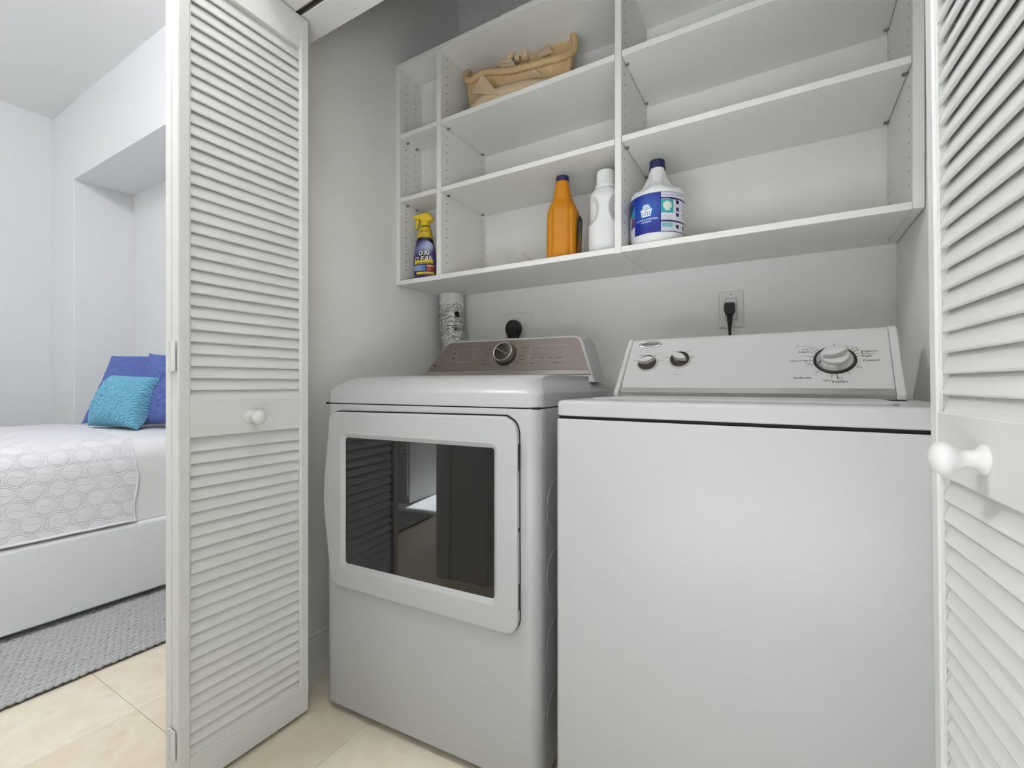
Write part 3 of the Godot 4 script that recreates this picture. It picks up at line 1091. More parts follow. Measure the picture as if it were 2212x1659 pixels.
func washer() -> void:
	var w := 0.64
	var d := 0.64
	var t := thing("washing_machine", "white top-loading washing machine with dial console right of the dryer", "washer", Vector3(-0.409, 0, -0.87), -0.035)
	var off := Vector2(w / 2, -d / 2)
	var g := Geo.new()
	var rings := []
	for q in [[0.022, 0.003], [0.026, 0.0], [0.45, 0.0], [0.855, 0.0], [0.8585, 0.0022]]:
		rings.append(flat_ring(rrect(w - 2 * q[1], d - 2 * q[1], 0.012 - q[1], 6), q[0], off))
	g.loft(rings)
	obj("cabinet", g, M.enamel, t)
	for x in [0.05, w - 0.05]:
		for z in [-0.06, -d + 0.06]:
			g = Geo.new()
			g.xf = Transform3D(Basis.IDENTITY, Vector3(x, 0, z))
			g.lathe([Vector2(0.018, 0), Vector2(0.018, 0.008), Vector2(0.008, 0.010), Vector2(0.008, 0.025)], 16)
			obj("foot", g, M.black, t)
	obj("seam", bx(Vector3(0.006, 0.856, -d + 0.006), Vector3(w - 0.006, 0.868, -0.006)), M.dark_gap, t)
	g = Geo.new()
	rings = []
	for q in [[0.8648, 0.002], [0.8665, 0.0], [0.8890, 0.0], [0.8925, 0.0012], [0.8950, 0.0035], [0.8965, 0.0070], [0.8970, 0.0110]]:
		rings.append(flat_ring(rrect(w - 2 * q[1], d - 2 * q[1], 0.016 - q[1] * 0.3, 6), q[0], off))
	g.loft(rings)
	obj("top", g, M.enamel, t, false, 30)
	g = Geo.new()
	rings = []
	for q in [[0.8965, 0.0], [0.9000, 0.0], [0.9015, 0.0015], [0.9018, 0.005]]:
		rings.append(flat_ring(rrect(0.50 - 2 * q[1], 0.235 - 2 * q[1], 0.02 - q[1] * 0.5, 6), q[0], Vector2(w / 2 - 0.01, -0.155)))
	g.loft(rings)
	obj("lid", g, M.enamel, t, false, 30)
	# console: swept profile between two end caps
	var sweep := Transform3D(Basis(Vector3(0, 0, 1), Vector3(0, 1, 0), Vector3(1, 0, 0)), Vector3.ZERO)
	var zf := func(h: float) -> float:
		return -0.30 - 0.8 * (h - 0.905)
	g = Geo.new()
	g.xf = sweep
	g.prism(PackedVector2Array([Vector2(zf.call(0.921), 0.921), Vector2(zf.call(1.046), 1.046), Vector2(-0.4165, 1.0505), Vector2(-0.424, 1.0535), Vector2(-0.436, 1.054), Vector2(-0.452, 1.049), Vector2(-0.466, 1.03), Vector2(-0.474, 0.97), Vector2(-0.476, 0.897), Vector2(-0.315, 0.897), Vector2(-0.315, 0.921)]), 0.0312, 0.5868)
	obj("console", g, M.plastic, t, false, 32)
	g = Geo.new()
	g.xf = sweep
	g.prism(PackedVector2Array([Vector2(-0.314, 0.8985), Vector2(-0.2990, 0.8985), Vector2(-0.2965, 0.9010), Vector2(-0.2962, 0.9060), Vector2(-0.2985, 0.9082), Vector2(-0.3025, 0.9095), Vector2(-0.3115, 0.9208), Vector2(-0.314, 0.9208)]), 0.0310, 0.5870)
	obj("console_trim", g, mat(Color(0.72, 0.715, 0.70), 0.28, 0.85), t, false, 25)
	obj("console_gap", bx(Vector3(0.0178, 0.8966, -0.47), Vector3(0.602, 0.8988, -0.3005)), M.dark_gap, t)
	for q in [[0.0172, 0.0305], [0.5875, 0.6025]]:
		g = Geo.new()
		g.xf = sweep
		var pr := []
		for v in [Vector2(-0.2955, 0.8990), Vector2(-0.2935, 0.9030), Vector2(-0.2935, 0.9085), Vector2(-0.2970, 0.9130), Vector2(-0.3100, 0.9255), Vector2(-0.3560, 0.9795), Vector2(-0.4000, 1.0350), Vector2(-0.4120, 1.0490), Vector2(-0.4230, 1.0560), Vector2(-0.4370, 1.0575), Vector2(-0.4540, 1.0520), Vector2(-0.4690, 1.0330), Vector2(-0.4770, 0.9700), Vector2(-0.4780, 0.8990)]:
			pr.append(v)
		g.prism(PackedVector2Array(pr), q[0], q[1], 0.0022)
		obj("end_cap", g, M.plastic, t, false, 30)
	# print on the console face
	var im := Image.create(1216, 352, false, Image.FORMAT_RGB8)
	im.fill(Color(0.79, 0.786, 0.775))
	var k := 2200.0
	var at := func(x: float, h: float) -> Vector2:
		return Vector2((x - 0.0325) * k, (1.0455 - h) * 1.2806 * k)
	var ink := Color(0.27, 0.26, 0.25)
	var grey := Color(0.63, 0.62, 0.61)
	var dc: Vector2 = at.call(0.4913, 0.9815)
	disc(im, dc, 82, 102, Color(0.765, 0.757, 0.745))
	disc(im, dc, 82, 102, Color(0.80, 0.80, 0.74), -0.85, -0.05)
	for q in [[-90.0, 2.4, 0], [-58.0, 2.2, 0], [-33.0, 3.0, 14], [-23.0, 2.4, 14], [-13.0, 2.2, 14], [27.0, 2.2, 14], [57.0, 2.2, 4], [86.0, 3.2, 14], [98.0, 2.4, 10], [134.0, 2.2, 10], [166.0, 2.2, 10], [180.0, 2.6, 22], [196.0, 2.4, 12], [209.0, 2.4, 10], [217.0, 2.4, 10], [225.0, 2.4, 6]]:
		var v := Vector2.from_angle(deg_to_rad(q[0]))
		stroke(im, dc + v * 80, dc + v * (102.0 + q[2]), q[1], ink)
	for q in [["Normal", 0.4325, 1.0165, 12.0, 0.5, grey], ["Light", 0.4560, 1.0122, 9.0, 1.0, ink], ["Medium", 0.4522, 1.0075, 9.0, 1.0, ink], ["Regular", 0.4482, 1.0020, 10.0, 1.0, ink], ["Heavy", 0.4438, 0.9925, 9.0, 1.0, grey], ["Super Wash", 0.4410, 0.9815, 9.5, 1.0, ink], ["OFF", 0.4475, 0.9765, 9.0, 1.0, ink], ["Rinse", 0.4460, 0.9680, 6.0, 1.0, grey], ["Rinse", 0.4600, 0.9490, 6.0, 1.0, grey], ["Delicate", 0.4328, 0.9432, 12.5, 0.5, ink], ["Light", 0.4760, 0.9375, 9.6, 0.5, ink], ["Regular", 0.4991, 0.9348, 12.0, 0.5, ink], ["Spin", 0.5169, 0.9432, 6.0, 0.5, grey], ["Rinse", 0.5354, 0.9585, 6.0, 0.5, grey], ["Casual", 0.5533, 0.9792, 13.0, 0.5, ink], ["Light", 0.5400, 0.9888, 10.0, 0.0, ink], ["Medium", 0.5390, 0.9942, 9.0, 0.0, ink], ["Regular", 0.5385, 0.9998, 11.0, 0.0, ink], ["Soak", 0.4937, 1.0212, 6.0, 0.5, grey], ["Spin", 0.5216, 1.0135, 6.0, 0.5, grey], ["Small", 0.0494, 0.9925, 6.5, 0.5, ink], ["Medium", 0.0628, 1.0068, 6.5, 0.5, ink], ["Large", 0.1009, 1.0055, 6.5, 0.5, ink], ["Super", 0.1202, 0.9909, 6.5, 0.5, ink], ["Load Size", 0.0886, 0.9468, 9.0, 0.5, grey], ["Cold", 0.1320, 0.9993, 6.5, 0.5, ink], ["Cool", 0.1484, 1.0136, 6.5, 0.5, ink], ["Warm", 0.1833, 1.0127, 6.5, 0.5, ink], ["Hot", 0.1988, 0.9990, 6.5, 0.5, ink], ["Temperature", 0.1698, 0.9550, 8.5, 0.5, grey], ["Wash / Rinse", 0.1694, 0.9502, 4.5, 0.5, grey]]:
		stamp(im, q[0], at.call(q[1], q[2]), q[3] * 0.9, q[5], q[4], q[3] >= 9.5, 1.15)
	frame(im, [dc + Vector2(68, -72), dc + Vector2(84, -80), dc + Vector2(90, -68), dc + Vector2(74, -60)], 2.0, ink)
	frame(im, [dc + Vector2(12, 106), dc + Vector2(24, 104), dc + Vector2(25, 118), dc + Vector2(13, 120)], 2.0, ink)
	for q in [[0.0853, 0.9842, [-160, -115, -58, -20]], [0.1668, 0.9913, [-165, -112, -58, -18]]]:
		var c: Vector2 = at.call(q[0], q[1])
		for a in q[2]:
			var v := Vector2.from_angle(deg_to_rad(a))
			stroke(im, c + v * 58, c + v * 72, 2.2, ink)
	var pm := printed(im, 0.3)
	g = Geo.new()
	var e := 0.0006
	var pt := func(x: float, h: float) -> Vector3:
		return Vector3(x, h + e * 0.62, zf.call(h) + e * 0.78)
	var x1 := 0.0325 + 1216.0 / k
	var hb := 1.0455 - 352.0 / k / 1.2806
	g.quad(pt.call(0.0325, hb), pt.call(x1, hb), pt.call(x1, 1.0455), pt.call(0.0325, 1.0455))
	obj("console_print", g, pm, t)
	# badge, knobs and dial
	var face := Basis(Vector3.RIGHT, PI / 2 - atan(0.8))
	var on := func(x: float, h: float) -> Transform3D:
		return Transform3D(face, Vector3(x, h, zf.call(h)))
	g = Geo.new()
	g.xf = Transform3D(Basis.IDENTITY.scaled(Vector3(1, 1, 0.40)), Vector3.ZERO)
	g.lathe([Vector2(0.0305, 0), Vector2(0.0315, 0.001), Vector2(0.0300, 0.0030), Vector2(0.0265, 0.0036), Vector2(0.0250, 0.0026), Vector2(0.0245, 0.0024), Vector2(0.0001, 0.0032)], 48)
	var bd := obj("badge", g, mat(Color(0.80, 0.80, 0.79), 0.2, 0.6), t, false, 30)
	bd.transform = on.call(0.0813, 1.0363)
	var tm := TextMesh.new()
	tm.text = "Whirlpool"
	var f := SystemFont.new()
	f.font_names = ["Droid Serif"]
	f.font_weight = 700
	tm.font = f
	tm.font_size = 32
	tm.pixel_size = 0.00024
	tm.depth = 0.0004
	var lt := obj("lettering", tm, mat(Color(0.25, 0.25, 0.26), 0.5), bd)
	lt.transform = Transform3D(Basis(Vector3.RIGHT, -PI / 2), Vector3(0, 0.0033, -0.001))
	var lens := func(a: float, b: float, y0: float, y1: float) -> Geo:
		var gg := Geo.new()
		var r := []
		for q in [[y0, 1.0], [y1 - 0.0015, 0.97], [y1 - 0.0004, 0.92], [y1, 0.84]]:
			var ring := PackedVector3Array()
			for i in 33:
				var s := -1.0 + 2.0 * i / 32
				ring.append(Vector3(s * a * q[1], q[0], b * (1 - s * s) * q[1]))
			for i in range(1, 32):
				var s := 1.0 - 2.0 * i / 32
				ring.append(Vector3(s * a * q[1], q[0], -b * (1 - s * s) * q[1]))
			r.append(ring)
		gg.loft(r)
		return gg
	for q in [[0.0853, 0.9842, 14.0], [0.1668, 0.9913, -26.0]]:
		g = Geo.new()
		g.lathe([Vector2(0.0001, 0), Vector2(0.0290, 0), Vector2(0.0285, 0.0022), Vector2(0.0265, 0.0032), Vector2(0.0240, 0.0020), Vector2(0.0001, 0.0018)], 40)
		var kn := obj("knob", g, M.plastic, t, false, 40)
		kn.transform = on.call(q[0], q[1])
		g = Geo.new()
		g.lathe([Vector2(0.0236, 0.0015), Vector2(0.0232, 0.0070), Vector2(0.0222, 0.0082), Vector2(0.0001, 0.0084)], 40)
		obj("knob_skirt", g, mat(Color(0.40, 0.37, 0.35), 0.22, 0.85), kn, false, 40)
		var h := obj("grip", lens.call(0.0215, 0.0088, 0.008, 0.0200), M.plastic, kn, false, 40)
		h.rotation.y = deg_to_rad(q[2])
	g = Geo.new()
	g.lathe([Vector2(0.0300, 0.0), Vector2(0.0392, 0.0), Vector2(0.0388, 0.0022), Vector2(0.0340, 0.0022), Vector2(0.0335, 0.0004)], 56)
	var dl := obj("dial", g, mat(Color(0.10, 0.085, 0.08), 0.35), t, false, 30)
	dl.transform = on.call(0.4913, 0.9815)
	g = Geo.new()
	g.lathe([Vector2(0.0325, 0.0006), Vector2(0.0335, 0.0030), Vector2(0.0330, 0.0055), Vector2(0.0262, 0.0125), Vector2(0.0255, 0.0125)], 56)
	obj("dial_skirt", g, mat(Color(0.78, 0.77, 0.76), 0.25, 0.85), dl, false, 40)
	g = Geo.new()
	g.lathe([Vector2(0.0260, 0.0120), Vector2(0.0258, 0.0185), Vector2(0.0248, 0.0198), Vector2(0.0001, 0.0202)], 56)
	obj("dial_cap", g, M.plastic, dl, false, 40)
	var gr := obj("grip", lens.call(0.0245, 0.0085, 0.0195, 0.0310), mat(Color(0.80, 0.80, 0.79), 0.25), dl, false, 40)
	gr.rotation.y = deg_to_rad(22)
	g = Geo.new()
	g.xf = Transform3D(Basis(Vector3.UP, deg_to_rad(20)), Vector3.ZERO)
	g.box(Vector3(-0.0335, 0.0035, -0.0012), Vector3(-0.0255, 0.0135, 0.0012), 0.0004)
	obj("pointer", g, M.enamel, dl)


# ------------------------------------------------------------------ duct, outlets, plugs

func duct_and_plugs() -> void:
	var foil := mat(Color(0.90, 0.90, 0.89), 0.16, 1.0)
	with_normal(foil, noise_normal(0.05, 20.0, 256, 3, 21), 0.9, Vector3(5, 8, 5))
	var t := thing("dryer_duct", "foil dryer duct rising behind the dryer into the shelf unit", "duct", W(-1.20, 0.10, 1.545))
	var g := Geo.new()
	g.tube(PackedVector3Array([W(-1.2085, 0.377, 1.545), W(-1.2080, 0.30, 1.545)]), 0.0510, 40)
	obj("collar", g, M.paint, t, true)
	g = Geo.new()
	var path := PackedVector3Array()
	var rad := []
	rng.seed = 31
	var spine := smooth_path([W(-1.2080, 0.322, 1.545), W(-1.2075, 0.28, 1.545), W(-1.2020, 0.22, 1.545), W(-1.1940, 0.15, 1.544), W(-1.188, 0.07, 1.543), W(-1.184, -0.03, 1.542), W(-1.18, -0.20, 1.540)], 28)
	for i in spine.size():
		path.append(spine[i] + Vector3(rng.randf_range(-1, 1), 0, rng.randf_range(-1, 1)) * 0.0006)
		rad.append((0.0505 if i % 2 == 0 else 0.0535) + rng.randf_range(-0.0008, 0.0008) if i > 16 else 0.0522 + 0.0006 * (i % 3))
	g.tube(path, rad, 44)
	obj("foil_hose", g, foil, t, true, 20)
	g = Geo.new()
	var ring := []
	for q in [[0.294, 0.0545], [0.294, 0.0556], [0.2820, 0.0556], [0.2820, 0.0545]]:
		var r := PackedVector3Array()
		for i in 40:
			var a := TAU * i / 40
			r.append(W(-1.2075 + sin(a) * q[1], q[0], 1.5445 - cos(a) * q[1]))
		ring.append(r)
	g.loft(ring, false, false, true, Vector2(0, 1), Vector2(1, 0), false)
	var cl := obj("clamp", g, M.steel, t, true, 20)
	g = Geo.new()
	g.box(W(-1.160, 0.281, 1.522), W(-1.150, 0.297, 1.502), 0.002)
	g.box(W(-1.153, 0.274, 1.516), W(-1.146, 0.284, 1.506), 0.001)
	obj("clamp_screw", g, M.black, cl, true)

	# dryer outlet behind its console
	t = thing("wall_outlet", "square white outlet plate above the dryer console holding the round black plug", "outlet", W(-0.917, 0.226, 1.604))
	g = Geo.new()
	var rings := []
	for q in [[0.0, 0.0], [0.003, 0.0], [0.0055, 0.003]]:
		rings.append(face_ring(rrect(0.126 - 2 * q[1], 0.120 - 2 * q[1], 0.004, 4), q[0]))
	g.loft(rings)
	obj("cover_plate", g, M.plate, t)
	g = Geo.new()
	g.xf = Transform3D(Basis(Vector3.RIGHT, PI / 2), Vector3(-0.008, -0.004, 0.005))
	g.lathe([Vector2(0.0001, 0), Vector2(0.026, 0), Vector2(0.026, 0.003), Vector2(0.0001, 0.0035)], 32)
	obj("socket", g, M.black, t)
	t = thing("power_plug", "large round black dryer plug in the outlet above the dryer", "plug", W(-0.925, 0.222, 1.594))
	g = Geo.new()
	rings = []
	for q in [[0.0, 0.029], [0.006, 0.031], [0.020, 0.031], [0.030, 0.029], [0.034, 0.024]]:
		var r := PackedVector3Array()
		for i in 40:
			var a := TAU * i / 40
			r.append(Vector3(sin(a) * q[1], cos(a) * q[1] * 1.05 - (0.006 if cos(a) < 0 else 0.0) , q[0]))
		rings.append(r)
	g.loft(rings)
	obj("plug_body", g, M.black, t)
	g = Geo.new()
	rings = []
	for q in [[0.0, 0.028, 0.016], [-0.02, 0.0270, 0.016], [-0.05, 0.0235, 0.013], [-0.09, 0.0215, 0.010], [-0.20, 0.021, 0.0085], [-0.45, 0.021, 0.0085]]:
		var r := PackedVector3Array()
		for i in 24:
			var a := TAU * i / 24
			r.append(Vector3(sin(a) * q[1], q[0], 0.018 + cos(a) * q[2]))
		rings.append(r)
	g.loft(rings)
	obj("cord", g, M.black, t)

	# washer outlet
	t = thing("wall_outlet", "tall white outlet plate above the washer console", "outlet", W(-0.143, 0.235, 1.604))
	g = Geo.new()
	rings = []
	for q in [[0.0, 0.0], [0.0025, 0.0], [0.0055, 0.0032]]:
		rings.append(face_ring(rrect(0.072 - 2 * q[1], 0.115 - 2 * q[1], 0.003, 4), q[0]))
	g.loft(rings)
	obj("cover_plate", g, M.plate, t)
	g = Geo.new()
	g.box(Vector3(-0.0172, -0.0345, 0.004), Vector3(0.0172, 0.0345, 0.0060), 0.0)
	obj("socket_gap", g, mat(Color(0.42, 0.41, 0.40), 0.8), t)
	g = Geo.new()
	g.box(Vector3(-0.0162, -0.0335, 0.0045), Vector3(0.0162, 0.0335, 0.0068), 0.0010)
	obj("socket", g, M.plate, t)
	for y in [-0.0475, 0.0475]:
		g = Geo.new()
		g.xf = Transform3D(Basis(Vector3.RIGHT, PI / 2), Vector3(0, y, 0.0052))
		g.lathe([Vector2(0.0001, 0), Vector2(0.0030, 0), Vector2(0.0026, 0.0008), Vector2(0.0001, 0.0010)], 14)
		obj("screw", g, M.steel, t)
	t = thing("power_plug", "narrow black washer plug with cord hanging behind the washer console", "plug", W(-0.146, 0.236, 1.597))
	g = Geo.new()
	rings = []
	for q in [[0.0165, 0.011, 0.010], [0.0150, 0.0145, 0.0125], [0.0, 0.0150, 0.0135], [-0.012, 0.0140, 0.0135], [-0.019, 0.0100, 0.0110], [-0.022, 0.0085, 0.0085]]:
		rings.append(flat_ring(rrect(q[1] * 2, q[2] * 2, 0.004, 4), q[0], Vector2(0, 0.0135)))
	g.loft(rings)
	for i in 3:
		g.box(Vector3(-0.0153, 0.003 - i * 0.006, 0.004), Vector3(0.0153, 0.0055 - i * 0.006, 0.0282), 0.0006)
	obj("plug_body", g, M.black, t)
	g = Geo.new()
	path = PackedVector3Array()
	rad = []
	for i in 13:
		path.append(Vector3(0, -0.0215 - 0.0028 * i, 0.0135))
		rad.append(lerpf(0.0080, 0.0050, i / 12.0) + (0.0008 if i % 2 else 0.0))
	g.tube(path, rad, 14)
	obj("strain_relief", g, M.black, t)
	g = Geo.new()
	g.tube(smooth_path([Vector3(0, -0.05, 0.0135), Vector3(0.001, -0.09, 0.014), Vector3(0.004, -0.14, 0.018), Vector3(0.006, -0.30, 0.02), Vector3(0.0, -0.5, 0.03)], 6), 0.0042, 12)
	obj("cord", g, M.black, t)


# ------------------------------------------------------------------ bottles on the bottom shelf

func sring(w: float, d: float, e: float, y: float, n := 64, cx := 0.0, cz := 0.0) -> PackedVector3Array:  # superellipse; starts at the back
	var r := PackedVector3Array()
	for i in n:
		var a := TAU * i / n
		var s := -sin(a)
		var c := -cos(a)
		r.append(Vector3(cx + w / 2 * signf(s) * pow(absf(s), 2.0 / e), y, cz + d / 2 * signf(c) * pow(absf(c), 2.0 / e)))
	return r


func dent(rings: Array, c: Vector2, rx: float, ry: float, depth: float, cz := 0.0) -> void:  # pushes the front in within an ellipse
	for r in rings.size():
		var q: PackedVector3Array = rings[r]
		for i in q.size():
			if q[i].z > cz:
				var e := Vector2((q[i].x - c.x) / rx, (q[i].y - c.y) / ry).length()
				if e < 1.25:
					q[i].z -= depth * smoothstep(1.25, 0.75, e)
		rings[r] = q


func shelf_y() -> float:
	return EYE + 0.396


func bottles() -> void:
	var y0 := shelf_y()
	# spray bottle
	var t := thing("spray_bottle", "dark purple stain remover spray bottle with yellow trigger in the narrow left cubby", "bottle", Vector3(-1.198, y0, -1.366), deg_to_rad(27))
	var im := Image.create(768, 512, false, Image.FORMAT_RGB8)
	im.fill(Color(0.075, 0.055, 0.115))
	var X := func(s: float) -> float:
		return 384.0 + s * 170.0
	for y in range(0, 512):
		var v := y / 512.0
		for x in range(214, 554):
			var s := (x - 384) / 170.0
			if v < 0.205 + 0.10 * s * s * 0.4:
				im.set_pixel(x, y, Color(0.90, 0.74, 0.06))
			elif v > 0.27 + 0.11 * s * s and absf(s) < 0.94:
				var c := Color(0.16, 0.11, 0.34).lerp(Color(0.35, 0.20, 0.55), clampf(s * 0.9 + 0.3, 0, 1))
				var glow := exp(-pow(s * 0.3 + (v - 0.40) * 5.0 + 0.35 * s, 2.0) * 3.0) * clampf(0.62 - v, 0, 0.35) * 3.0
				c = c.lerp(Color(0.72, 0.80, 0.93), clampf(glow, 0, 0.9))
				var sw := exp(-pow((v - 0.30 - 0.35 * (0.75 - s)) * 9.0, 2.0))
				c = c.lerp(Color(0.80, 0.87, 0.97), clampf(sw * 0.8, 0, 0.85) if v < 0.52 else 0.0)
				im.set_pixel(x, y, c)
	var yl := Color(0.93, 0.80, 0.12)
	stamp(im, "MAX FORCE", Vector2(X.call(0.0), 50), 16, Color(0.15, 0.1, 0.05), 0.5, true)
	stamp(im, "5 IN 1", Vector2(X.call(0.0), 88), 13, Color(0.15, 0.1, 0.05), 0.5, true)
	for q in [["OXI", 0.05, 255.0], ["CLEAN", -0.02, 312.0]]:
		for o in [Vector2(-4, 0), Vector2(4, 0), Vector2(0, -4), Vector2(0, 5), Vector2(6, 6), Vector2(-3, 3), Vector2(3, -3)]:
			stamp(im, q[0], Vector2(X.call(q[1]), q[2]) + o, 46, Color(0.05, 0.05, 0.06), 0.5, true, 1.0, -0.10, 0.18)
	for q in [["OXI", 0.05, 255.0], ["CLEAN", -0.02, 312.0]]:
		stamp(im, q[0], Vector2(X.call(q[1]), q[2]), 46, Color(0.95, 0.95, 0.94), 0.5, true, 1.0, -0.10, 0.18)
	for q in [[[-0.62, 330.0], [0.62, 318.0], [0.60, 350.0], [-0.60, 364.0]]]:
		var a := Vector2(X.call(q[0][0]), q[0][1]); var b := Vector2(X.call(q[1][0]), q[1][1]); var c := Vector2(X.call(q[2][0]), q[2][1]); var d := Vector2(X.call(q[3][0]), q[3][1])
		fill_tri(im, a, b, c, yl); fill_tri(im, a, c, d, yl)
	stamp(im, "STAIN REMOVER", Vector2(X.call(0), 350), 14, Color(0.1, 0.08, 0.05), 0.5, true, 0.95, -0.06)
	for q in [[-0.75, 0.02, 372, 422, Color(0.55, 0.63, 0.80)], [-0.10, 0.06, 370, 420, Color(0.35, 0.52, 0.78)], [0.16, 0.84, 374, 424, Color(0.60, 0.22, 0.16)], [0.16, 0.78, 370, 384, Color(0.86, 0.72, 0.28)], [-0.45, 0.82, 432, 456, yl]]:
		im.fill_rect(Rect2i(int(X.call(q[0])), q[2], int((q[1] - q[0]) * 170), q[3] - q[2]), q[4])
	stamp(im, "PRE-TREATER", Vector2(X.call(0.2), 450), 12, Color(0.4, 0.33, 0.1), 0.5, true)
	stamp(im, "DOES NOT BLEACH", Vector2(X.call(-0.62), 470), 7, Color(0.8, 0.8, 0.85), 0.3)
	stamp(im, "FREE OF CHLORINE", Vector2(X.call(-0.62), 480), 7, Color(0.8, 0.8, 0.85), 0.3)
	stamp(im, "21.5 FL OZ (636 mL)", Vector2(X.call(0.1), 492), 10, Color(0.85, 0.85, 0.9), 0.5, true)
	var rings := []
	for q in [[0.0, 0.070, 0.040], [0.003, 0.078, 0.046], [0.012, 0.083, 0.050], [0.04, 0.088, 0.052], [0.07, 0.0885, 0.052], [0.10, 0.085, 0.050], [0.13, 0.077, 0.046], [0.155, 0.066, 0.042], [0.175, 0.056, 0.039], [0.195, 0.046, 0.036], [0.208, 0.040, 0.034], [0.212, 0.034, 0.032]]:
		rings.append(sring(q[1], q[2], 2.5, q[0], 72))
	# v runs with height, so give the rings even spacing
	var even := []
	for i in 41:
		var y := 0.212 * i / 40.0
		var j := 0
		while j < rings.size() - 2 and rings[j + 1][0].y < y:
			j += 1
		var f: float = (y - rings[j][0].y) / (rings[j + 1][0].y - rings[j][0].y)
		var r := PackedVector3Array()
		for i2 in 72:
			r.append(rings[j][i2].lerp(rings[j + 1][i2], f))
		even.append(r)
	var g := Geo.new()
	g.loft(even)
	obj("bottle_body", g, printed(im, 0.3), t, false, 50)
	var ym := mat(Color(0.94, 0.80, 0.05), 0.35)
	g = Geo.new()
	g.lathe([Vector2(0.0165, 0.208), Vector2(0.0185, 0.209), Vector2(0.0185, 0.2135), Vector2(0.0172, 0.214)], 28)
	obj("collar", g, mat(Color(0.45, 0.33, 0.05), 0.4), t)
	g = Geo.new()
	g.lathe([Vector2(0.0170, 0.2135), Vector2(0.0172, 0.226), Vector2(0.0155, 0.233), Vector2(0.0001, 0.234)], 28)
	var P := func(pts: Array) -> PackedVector2Array:
		var o := PackedVector2Array()
		for q in pts:
			o.append(Vector2((q[0] - 445) * 0.216, (1512 - q[1]) * 0.216) * 0.001)
		return o
	g.prism(P.call([[480, 282], [430, 292], [280, 330], [240, 352], [240, 380], [262, 402], [330, 398], [372, 412], [380, 455], [512, 455], [545, 436], [592, 418], [604, 398], [548, 318], [512, 288]]), -0.0125, 0.0125, 0.003)
	var head := obj("sprayer", g, ym, t, false, 30)
	g = Geo.new()
	g.prism(P.call([[292, 398], [340, 398], [345, 440], [318, 520], [298, 582], [274, 578], [282, 500], [290, 440]]), -0.007, 0.007, 0.002)
	obj("trigger", g, ym, head, false, 30)

	# golden jug with blue cap
	t = thing("detergent_jug", "golden yellow jug with blue cap beside the white bottle", "bottle", Vector3(-0.628, y0, -1.405), deg_to_rad(14))
	rings = []
	for q in [[0.0, 0.100, 0.146, 0.0], [0.004, 0.107, 0.154, 0.0], [0.05, 0.108, 0.155, 0.0], [0.10, 0.107, 0.155, 0.0], [0.15, 0.103, 0.153, 0.0], [0.168, 0.096, 0.148, 0.0], [0.180, 0.085, 0.136, 0.003], [0.190, 0.075, 0.118, 0.008], [0.198, 0.067, 0.094, 0.017], [0.210, 0.060, 0.076, 0.026], [0.225, 0.052, 0.064, 0.030], [0.240, 0.047, 0.054, 0.033], [0.252, 0.043, 0.047, 0.035], [0.256, 0.042, 0.045, 0.035], [0.258, 0.036, 0.036, 0.035]]:
		rings.append(sring(q[1], q[2], 3.2 if q[0] < 0.2 else 2.6, q[0], 96, 0.0, q[3]))
	for i in rings.size():  # the raised column down the front
		var q: PackedVector3Array = rings[i]
		for j in q.size():
			if q[j].z > 0.02:
				q[j].z -= 0.0045 * exp(-pow((absf(q[j].x) - 0.030) / 0.005, 2.0))
		rings[i] = q
	var gold := mat(Color(0.81, 0.52, 0.01), 0.36)
	g = Geo.new()
	g.loft(rings)
	obj("jug_body", g, gold, t, false, 50)
	g = Geo.new()
	g.tube(smooth_path([Vector3(0.004, 0.242, 0.018), Vector3(0.004, 0.236, -0.012), Vector3(0.004, 0.220, -0.036), Vector3(0.004, 0.196, -0.050), Vector3(0.004, 0.172, -0.054)], 6), 0.0125, 16)
	obj("handle", g, gold, t, false, 60)
	g = Geo.new()
	g.xf = Transform3D(Basis.IDENTITY, Vector3(0, 0, 0.035))
	g.lathe([Vector2(0.0205, 0.2565), Vector2(0.0215, 0.257), Vector2(0.0213, 0.2725), Vector2(0.0200, 0.2745), Vector2(0.0001, 0.2748)], 40)
	obj("cap", g, mat(Color(0.075, 0.085, 0.32), 0.35), t)
	im = Image.create(256, 320, false, Image.FORMAT_RGB8)
	im.fill(Color(0.05, 0.045, 0.04))
	for i in 9:
		im.fill_rect(Rect2i(24, 88 + i * 15, 90 + (i * 37) % 60, 4), Color(0.62, 0.60, 0.55))
	im.fill_rect(Rect2i(0, 66, 256, 6), Color(0.75, 0.72, 0.65))
	im.fill_rect(Rect2i(30, 235, 70, 60), Color(0.80, 0.78, 0.72))
	stroke(im, Vector2(190, 90), Vector2(215, 200), 5, Color(0.7, 0.68, 0.62))
	g = Geo.new()
	var outl := smooth2([Vector2(-0.062, 0.02), Vector2(-0.062, 0.10), Vector2(-0.050, 0.136), Vector2(-0.02, 0.148), Vector2(0.02, 0.148), Vector2(0.045, 0.138), Vector2(0.056, 0.10), Vector2(0.056, 0.02), Vector2(0.050, 0.010), Vector2(-0.056, 0.010)], 4)
	var wall := func(q: Vector2) -> Vector3:
		var zz := clampf(absf(q.x) / 0.0775, 0, 0.98)
		return Vector3(0.0563 * pow(1.0 - pow(zz, 3.2), 1.0 / 3.2) + 0.0009, q.y, q.x)
	var tri := Geometry2D.triangulate_polygon(outl)
	for i in range(0, tri.size(), 3):
		var q := [outl[tri[i]], outl[tri[i + 1]], outl[tri[i + 2]]]
		var s := []
		for v in q:
			s.append(Vector2(0.5 - v.x / 0.13, 1.0 - v.y / 0.155))
		var a: Vector3 = wall.call(q[0]); var b: Vector3 = wall.call(q[1]); var c: Vector3 = wall.call(q[2])
		if (b - a).cross(c - a).x < 0.0:
			g.t3(a, c, b, s[0], s[2], s[1])
		else:
			g.t3(a, b, c, s[0], s[1], s[2])
